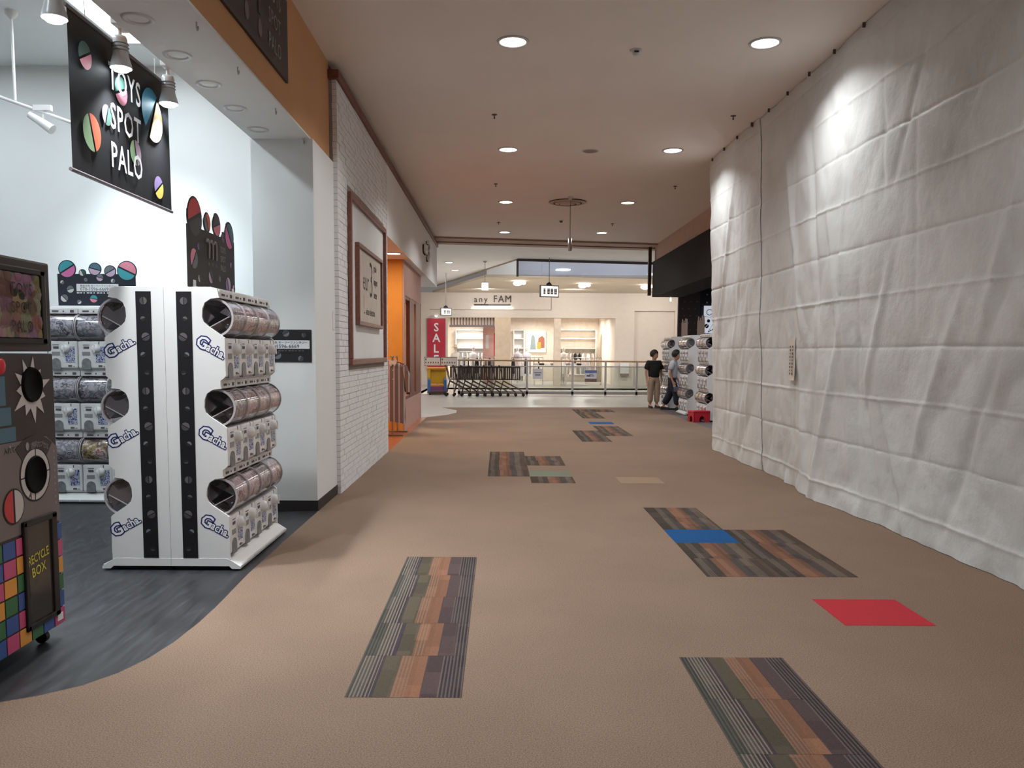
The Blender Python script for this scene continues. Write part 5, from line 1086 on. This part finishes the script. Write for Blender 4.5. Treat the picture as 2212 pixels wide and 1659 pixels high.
for i, (x, y) in enumerate(((-1.7, 41.2), (-1.1, 41.2), (-0.6, 41.2), (3.0, 40.3), (3.5, 40.3), (4.0, 40.3), (4.5, 40.3))):
    spot('niche_lamp', (x, y - 0.25, 3.1), (x, y + 0.6, 1.4), 45, (1, 0.93, 0.82), 50, 0.6)
t = thing('wall_poster', 'lit poster with grey and yellow clothes on the boutique wall', 'poster', (1.35, 41.9, 1.45)); obj('panel', MB().box(0, 0.98, -0.04, 0, 0, 1.05), P('poster_glow', (244, 242, 232), 0.6, emit=0.5, var=0), t)
obj('dress_print', MB().prism([(0.2, 0.12), (0.5, 0.12), (0.44, 0.72), (0.38, 0.85), (0.3, 0.85), (0.25, 0.72)], 'y', -0.045, -0.04), P('grey_green_print', (150, 166, 168), 0.6), t); obj('jacket_print', MB().prism([(0.56, 0.2), (0.93, 0.2), (0.93, 0.7), (0.8, 0.82), (0.62, 0.7)], 'y', -0.045, -0.04), P('rust_print', (176, 112, 84), 0.6), t); obj('skirt_print', MB().box(0.55, 0.75, -0.05, -0.045, 0.15, 0.5), P('mustard_print', (206, 174, 84), 0.6), t)
pk = thing('pink_partition', 'pink partition board beside the beige boutique pillar', 'partition', (-0.75, 37.6, 0)); obj('board', MB().box(0, 0.62, 0, 0.06, 0, 2.6), P('pale_pink', (232, 186, 180), 0.7), pk); obj('red_strip', MB().box(0.50, 0.56, -0.01, 0, 1.25, 2.3), P('red_strip', (206, 50, 80), 0.6), pk); obj('white_sheet', MB().box(0.12, 0.26, -0.01, 0, 1.6, 2.2), M_inkw, pk)
# garments on hangers
def garment_mesh(w_, l_, d_=0.05):
    mb = MB(); prof = [(-w_ * 0.12, 0), (-w_ * 0.5, -0.07), (-w_ * 0.72, -0.30), (-w_ * 0.58, -0.34), (-w_ * 0.44, -0.2), (-w_ * 0.50, -l_), (w_ * 0.50, -l_), (w_ * 0.44, -0.2), (w_ * 0.58, -0.34), (w_ * 0.72, -0.30), (w_ * 0.5, -0.07), (w_ * 0.12, 0), (0, -0.04)]
    return mb.prism(prof, 'y', -d_ / 2, d_ / 2)
GC = [(236, 232, 226), (40, 36, 38), (196, 188, 178), (150, 146, 150), (226, 206, 196), (64, 56, 60), (210, 214, 222), (120, 104, 96)]
gms = [mesh('garment', garment_mesh(0.30, 0.62), P('cloth_%d' % i, c, 0.85, var=0.1, vs=12)) for i, c in enumerate(GC)]
hg = mesh('hanger', MB().tube([(-0.14, 0, -0.06), (0, 0, 0.02), (0.14, 0, -0.06)], 0.008, 6).tube([(0, 0, 0.02), (0, 0, 0.06)], 0.004, 6), M_steel)
_GN = {}; GNAME = ['white', 'black', 'taupe', 'grey', 'blush', 'charcoal', 'icy grey', 'brown']; ORDW = ['first', 'second', 'third', 'fourth', 'fifth', 'sixth', 'seventh', 'eighth', 'ninth']
def garment(x, y, z, i, rz, label, group, sc=1.0):
    _GN[group] = _GN.get(group, 0) + 1; t = thing('garment', '%s garment, %s %s' % (GNAME[i % 8], ORDW[_GN[group] - 1], label), 'garment', (x, y, z), rz, group); t.scale = (sc, sc, sc); put('cloth', gms[i % len(gms)], t); put('hanger', hg, t)
rg = random.Random(11)
for i in range(9): garment(-2.05 + i * 0.2, 41.6, 1.40, (0, 6, 2, 0, 3, 6, 4, 0, 2)[i], PI / 2 + rg.uniform(-0.4, 0.4), 'along the glowing shelf, counted from the SALE banner', 'garments on the left shelf')
for i in range(9): garment(2.95 + i * 0.2, 40.7, 1.40, (0, 1, 0, 2, 5, 1, 0, 0, 4)[i], PI / 2 + rg.uniform(-0.5, 0.5), 'along the cream shelf, counted from the cream post', 'garments on the right shelf')
# floor racks near the front of the boutique
def rack(x0, x1, y, z, label):
    t = thing('clothes_rack', label, 'clothes rack', (x0, y, 0)); w_ = x1 - x0
    obj('bar', MB().tube([(0, 0, z), (w_, 0, z)], 0.014, 8), M_metal, t)
    for x in (0, w_): obj('post', MB().tube([(x, 0, 0.03), (x, 0, z)], 0.014, 8), M_metal, t); obj('foot', MB().tube([(x, -0.22, 0.015), (x, 0.22, 0.015)], 0.014, 8), M_metal, t)
rack(-1.65, -0.15, 37.0, 1.22, 'low clothes rack behind the shopping carts, left of the beige pillar'); rack(0.55, 1.95, 37.0, 1.2, 'low clothes rack between the beige pillar and the cream post'); rack(2.8, 4.6, 37.3, 1.2, 'low clothes rack right of the cream post')
for i in range(8): garment(-1.58 + i * 0.19, 37.0, 1.17, (1, 1, 0, 1, 5, 2, 1, 7)[i], PI / 2 + rg.uniform(-0.3, 0.3), 'along the low rack ending at the beige pillar, counted towards it', 'garments on the rack left of the pillar', 1.1)
for i in range(7): garment(0.62 + i * 0.19, 37.0, 1.15, (1, 4, 0, 1, 2, 0, 5)[i], PI / 2 + rg.uniform(-0.3, 0.3), 'along the low rack between pillar and post, counted from the pillar', 'garments on the middle rack', 1.1)
for i in range(8): garment(2.9 + i * 0.22, 37.3, 1.15, (0, 4, 2, 0, 6, 0, 4, 2)[i], PI / 2 + rg.uniform(-0.3, 0.3), 'along the low rack past the cream post, counted from it', 'garments on the right rack', 1.1)
# mannequins: torso with neck, shoulders and dress
M_man = P('mannequin_cream', (230, 220, 208), 0.5)
def mannequin(x, y, rz, dress, label, hat=None, top=None):
    t = thing('mannequin', label, 'mannequin', (x, y, 0), rz, 'boutique mannequins')
    obj('body', MB().lathe([(0.0001, 1.70), (0.05, 1.69), (0.075, 1.62), (0.07, 1.55), (0.045, 1.5), (0.045, 1.44), (0.12, 1.40), (0.17, 1.36), (0.15, 1.2), (0.115, 1.04), (0.15, 0.88), (0.1, 0.5), (0.05, 0.3), (0.05, 0.02), (0.12, 0.0)], 14), M_man, t)
    obj('dress', MB().lathe([(0.12, 1.40), (0.175, 1.36), (0.165, 1.2), (0.13, 1.05), (0.17, 0.88), (0.24, 0.4), (0.26, 0.32)], 16), dress, t)
    for s_ in (-1, 1): obj('arm', MB().tube([(s_ * 0.16, 0, 1.36), (s_ * 0.23, 0.0, 1.1), (s_ * 0.18, -0.12, 0.9)], [0.045, 0.036, 0.026], 8), M_man, t)
    if hat: obj('hat', MB().lathe([(0.0001, 1.78), (0.08, 1.77), (0.09, 1.66), (0.19, 1.63), (0.19, 1.64), (0.09, 1.68)], 16), hat, t)
mannequin(-1.95, 36.8, 0.3, P('ivory_dress', (240, 234, 224), 0.8), 'mannequin in an ivory dress and pale hat beside the red SALE banner', P('straw_hat', (236, 222, 196), 0.8))
mannequin(-1.2, 38.2, -0.2, P('grey_white_dress', (222, 224, 226), 0.8), 'mannequin in a grey-white dress in the middle of the left opening')
mannequin(0.85, 38.6, 0.2, P('mauve_dress', (196, 188, 196), 0.8), 'mannequin in a mauve-grey dress right of the beige pillar')
mannequin(1.3, 39.2, -0.3, P('silver_dress', (206, 204, 212), 0.8), 'mannequin in a silver dress in front of the lit poster')
mannequin(2.95, 38.0, 0.1, P('cream_dress', (226, 212, 200), 0.8), 'mannequin in a cream dress right of the cream post')
# low display tables
for (x, lb) in ((2.0, 'white display table with folded clothes behind the railing card'), (3.4, 'white display table before the cream shelf')):
    t = thing('display_table', lb, 'table', (x, 36.55, 0)); obj('top', MB().cbox(-0.5, 0.5, -0.3, 0.3, 0.82, 0.87, 0.01), M_shelf, t)
    for a in (-0.45, 0.45):
        for b in (-0.25, 0.25): obj('leg', MB().box(a - 0.02, a + 0.02, b - 0.02, b + 0.02, 0, 0.82), M_shelf, t)
    for k in range(4):
        o_ = tag(obj('folded_garment', MB().cbox(-0.1, 0.1, -0.13, 0.13, 0, 0.09, 0.02), gms[(k * 3 + int(x)) % 8].materials[0], None, (x - 0.36 + k * 0.24, 36.53, 0.87)), '%s folded garment on the display table %s' % (('first', 'second', 'third', 'fourth')[k], 'behind the blue railing card' if x < 3 else 'before the cream shelf'), 'garment', 'folded garments')
t = thing('wall_sign', 'small dark-footed sheet standing at the foot of the plain wall', 'sign', (5.25, 35.9, 0.42)); obj('panel', MB().box(0, 0.38, -0.03, 0, 0, 0.62), P('sheet_white', (234, 232, 230), 0.6), t); obj('band', MB().box(0, 0.38, -0.035, -0.03, 0, 0.12), P('sheet_brown', (150, 132, 120), 0.6), t)
for x in (6.3, 7.1): spot('wall_wash_light', (x, 35.2, 3.9), (x, 36.2, 2.4), 3, NEUT, 45, 0.8)

# ------------------------------------------------------------------ shopping carts by the well
def cart_base(name, label, loc, rz, group): return thing(name, label, 'shopping cart', loc, rz, group)
M_wire = P('brown_grey_wire', (104, 88, 80), 0.4, 0.4); M_cart = P('dark_cart_plastic', (74, 60, 54), 0.5)
bk = MB()
for i in range(9):
    x = -0.26 + i * 0.065; bk.box(x, x + 0.022, -0.31, -0.295, 0.55, 0.95); bk.box(x, x + 0.022, 0.20, 0.215, 0.60, 0.95)
for i in range(8):
    y = -0.30 + i * 0.068; bk.box(-0.27, -0.255, y, y + 0.02, 0.56, 0.95); bk.box(0.255, 0.27, y, y + 0.02, 0.56, 0.95)
bk.box(-0.27, 0.27, -0.31, -0.29, 0.93, 0.97).box(-0.27, 0.27, 0.2, 0.22, 0.93, 0.97).box(-0.275, -0.25, -0.31, 0.22, 0.93, 0.97).box(0.25, 0.275, -0.31, 0.22, 0.93, 0.97).box(-0.26, 0.26, -0.30, 0.21, 0.54, 0.56)
bk_me = mesh('basket', bk, M_cart)
fr_me = mesh('frame', MB().tube([(-0.24, 0.36, 1.0), (-0.24, 0.24, 0.5), (-0.24, -0.3, 0.22), (-0.2, -0.42, 0.12)], 0.015, 6).tube([(0.24, 0.36, 1.0), (0.24, 0.24, 0.5), (0.24, -0.3, 0.22), (0.2, -0.42, 0.12)], 0.015, 6).tube([(-0.24, 0.24, 0.5), (-0.25, 0.34, 0.12)], 0.014, 6).tube([(0.24, 0.24, 0.5), (0.25, 0.34, 0.12)], 0.014, 6).tube([(-0.2, -0.42, 0.12), (0.2, -0.42, 0.12)], 0.014, 6), M_wire)
hd_me = mesh('handle', MB().tube([(-0.26, 0.38, 1.0), (0.26, 0.38, 1.0)], 0.02, 8), M_cart)
wh_me = mesh('wheel', MB().tube([(-0.015, 0, 0.05), (0.015, 0, 0.05)], 0.05, 10), M_ink)
def cart(loc, rz, label):
    t = cart_base('shopping_cart', label, loc, rz, 'nested shopping carts'); put('basket', bk_me, t); put('frame', fr_me, t); put('handle', hd_me, t)
    for x, y in ((-0.2, -0.42), (0.2, -0.42), (-0.25, 0.34), (0.25, 0.34)): put('wheel', wh_me, t, (x, y, 0))
_nm = ('first', 'second', 'third', 'fourth', 'fifth', 'sixth', 'seventh', 'eighth', 'ninth')
for i in range(8): cart((-1.38 + i * 0.25, 27.0, 0), PI / 2, '%s dark shopping cart counted from the yellow child cart, nested in the row' % _nm[i])
kc = thing('child_cart', 'yellow and blue child ride cart at the end of the cart row', 'shopping cart', (-2.12, 28.0, 0), 0.12)
M_ky = P('yellow_plastic', (226, 180, 50), 0.4); M_kb = P('blue_plastic', (62, 120, 190), 0.4)
obj('seat_shell', MB().cbox(-0.32, 0.32, -0.02, 0.12, 0.36, 0.86, 0.03).cbox(-0.30, -0.22, -0.2, 0.1, 0.36, 0.84, 0.02), M_ky, kc); obj('canopy', MB().cbox(-0.35, 0.35, -0.14, 0.16, 0.84, 0.92, 0.03), P('orange_plastic', (232, 160, 60), 0.4), kc)
for s_ in (-1, 1): obj('side_panel', MB().prism([(-0.36, 0.08), (0.3, 0.08), (0.3, 0.5), (-0.15, 0.56), (-0.36, 0.5)], 'x', s_ * 0.27 - 0.04, s_ * 0.27 + 0.04), M_kb, kc)
obj('seat', MB().cbox(-0.23, 0.23, -0.3, 0.1, 0.28, 0.34, 0.015), P('orange_plastic', (232, 160, 60), 0.4), kc); obj('front_panel', MB().box(-0.23, 0.23, -0.3, -0.26, 0.14, 0.28), P('purple_plastic', (146, 84, 130), 0.4), kc); obj('bumper', MB().cbox(-0.3, 0.3, -0.38, 0.3, 0.03, 0.12, 0.02), M_cart, kc)
obj('side_print', MB().box(-0.325, -0.315, -0.2, 0.28, 0.3, 0.48), print_mat('bright_print', [(90, 180, 220), (240, 230, 120), (200, 120, 190), (240, 240, 240), (80, 150, 90)], (14, 14, 14)), kc)
for s_ in (-1, 1):
    for y in (-0.3, 0.25): obj('wheel', MB().tube([(s_ * 0.24 - 0.02, y, 0.05), (s_ * 0.24 + 0.02, y, 0.05)], 0.05, 10), M_ink, kc)
for i, (x, lb) in enumerate(((-2.56, 'white board with small marks above the yellow child cart'), (-2.0, 'white board with small marks above the dark shopping carts'))):
    t = thing('cart_sign', lb, 'sign', (x, 28.25, 0.98), 0, 'cart bay boards'); obj('board', MB().box(0, 0.54, -0.02, 0, 0, 0.27), P('board_white', (226, 220, 216), 0.6), t); obj('edging', MB().box(-0.01, 0.55, -0.025, 0.005, 0.265, 0.285).box(-0.01, 0.55, -0.025, 0.005, -0.015, 0.0).box(-0.015, 0.0, -0.025, 0.005, 0, 0.28).box(0.54, 0.555, -0.025, 0.005, 0, 0.28), M_steel, t)
    mk = MB(); mk.box(0.03, 0.07, -0.024, -0.02, 0.17, 0.23)
    for k in range(6): mk.box(0.03 + k * 0.085, 0.065 + k * 0.085, -0.024, -0.02, 0.07, 0.12)
    obj('marks', mk, M_inkgrey, t)
    for q in (0.1, 0.44): obj('post', MB().tube([(q, 0.01, -0.98), (q, 0.01, 0.1)], 0.012, 6), M_steel, t)

# ------------------------------------------------------------------ shirts on a rail at the clothes shop entrance
rk = thing('clothes_rack', 'wooden-hanger clothes rail just inside the orange entrance', 'clothes rack', (-1.95, 13.2, 0)); obj('bar', MB().tube([(0.12, 0.74, 1.36), (0.12, 1.6, 1.36)], 0.013, 8), M_metal, rk)
for y in (0.9, 1.58): obj('post', MB().tube([(0.12, y, 0.02), (0.12, y, 1.36)], 0.013, 8), M_metal, rk); obj('foot', MB().tube([(-0.1, y, 0.014), (0.3, y, 0.014)], 0.014, 8), M_metal, rk)
def shirt_mesh():
    mb = MB(); rows = [(-0.02, 0.07, 0.05), (-0.05, 0.16, 0.055), (-0.12, 0.205, 0.06), (-0.3, 0.19, 0.065), (-0.6, 0.20, 0.07), (-0.95, 0.215, 0.075), (-1.02, 0.20, 0.07)]; n = 28; vs = []
    for j, (z, a, b) in enumerate(rows):
        for k in range(n):
            th = 2 * PI * k / n; w_ = 1 + 0.05 * math.sin(5 * th + j) * (j / 6)
            vs.append((a * math.copysign(abs(math.cos(th)) ** 0.7, math.cos(th)) * w_, b * math.sin(th) * (1 + 0.25 * math.sin(7 * th) * j / 6), z - (0.05 * math.cos(th) if j == 6 else 0)))
    mb.add(vs, [(j * n + k, j * n + (k + 1) % n, (j + 1) * n + (k + 1) % n, (j + 1) * n + k) for j in range(len(rows) - 1) for k in range(n)], True)
    mb.add([vs[k] for k in range(n)], [list(range(n))]); return mb
sh_body = shirt_mesh(); sl = [MB().tube([(s_ * 0.17, 0, -0.09), (s_ * 0.245, 0, -0.28), (s_ * 0.265, -0.01, -0.52)], [0.065, 0.06, 0.055], 12) for s_ in (-1, 1)]
clr = MB().prism([(-0.075, 0.01), (0.0, -0.06), (0.075, 0.01), (0.06, 0.035), (0, 0.01), (-0.06, 0.035)], 'y', -0.062, -0.052); clr.prism([(-0.08, 0.0), (-0.03, -0.09), (-0.005, -0.04)], 'y', -0.07, -0.062); clr.prism([(0.08, 0.0), (0.03, -0.09), (0.005, -0.04)], 'y', -0.07, -0.062)
def stripe_mat(name, a, b, f):
    t = NT(name); sp = t.n('ShaderNodeSeparateXYZ'); t.l(t.coord(), sp.inputs[0]); m_ = t.n('ShaderNodeMath', operation='MULTIPLY', i_1=f); t.l(sp.outputs[0], m_.inputs[0]); s_ = t.n('ShaderNodeMath', operation='SINE'); t.l(m_.outputs[0], s_.inputs[0])
    r = t.ramp(s_.outputs[0], [(0.55, lin(a)), (0.8, lin(b))]); t.l(r.outputs[0], t.b.inputs['Base Color']); t.b.inputs['Roughness'].default_value = 0.85; return t.m
ms = [stripe_mat('taupe_striped_cotton', (124, 106, 104), (196, 184, 178), 75), P('wine_cotton', (120, 60, 56), 0.85), P('black_knit', (34, 28, 28), 0.9), P('sand_cotton', (206, 182, 154), 0.85)]
wd = wood('hanger_wood', (120, 62, 40), (156, 90, 58), 0.4, (10, 10, 10)); sbm = [(mesh('cloth', sh_body, m), [mesh('sleeve', s_, m) for s_ in sl]) for m in ms]; cm = mesh('collar', clr, P('white_collar', (226, 216, 208), 0.8)); hm = mesh('hanger', MB().tube([(-0.19, 0, -0.05), (0, 0, 0.02), (0.19, 0, -0.05)], 0.012, 8).tube([(0, 0, 0.02), (0, 0, 0.07), (0.02, 0, 0.085)], 0.004, 6), wd)
bt = mesh('button', MB().box(-0.006, 0.006, -0.073, -0.066, -0.006, 0.006), M_inkw)
for i, (y, m, lb) in enumerate(((14.0, 0, 'taupe striped shirt with white collar at the front of the rail'), (14.18, 1, 'wine-coloured shirt right behind the striped shirt'), (14.34, 2, 'black garment third on the entrance rail'), (14.5, 3, 'sand-coloured shirt fourth on the entrance rail'))):
    t = thing('hanging_shirt', lb, 'shirt', (-1.80 - 0.03 * i, y, 1.28), 0.0, 'shirts on the entrance rail'); put('cloth', sbm[m][0], t); put('hanger', hm, t)
    for s_ in sbm[m][1]: put('sleeve', s_, t)
    if i in (0, 1): put('collar', cm, t)
    if i == 0:
        for k in range(5): put('button', bt, t, (0, 0, -0.15 - k * 0.15))
for i in range(3):
    tag(obj('display_box', MB().cbox(-0.12, 0.12, -0.2, 0.2, 0, 0.32 + 0.1 * i, 0.02), P('goods_%d' % i, ((206, 190, 150), (150, 166, 160), (210, 178, 170))[i], 0.7), None, (-2.35, 15.5 + i * 0.95, 0)), ('sand', 'grey-green', 'rosy')[i] + ' goods box inside the pink pier display window', 'box', 'goods in the display window')
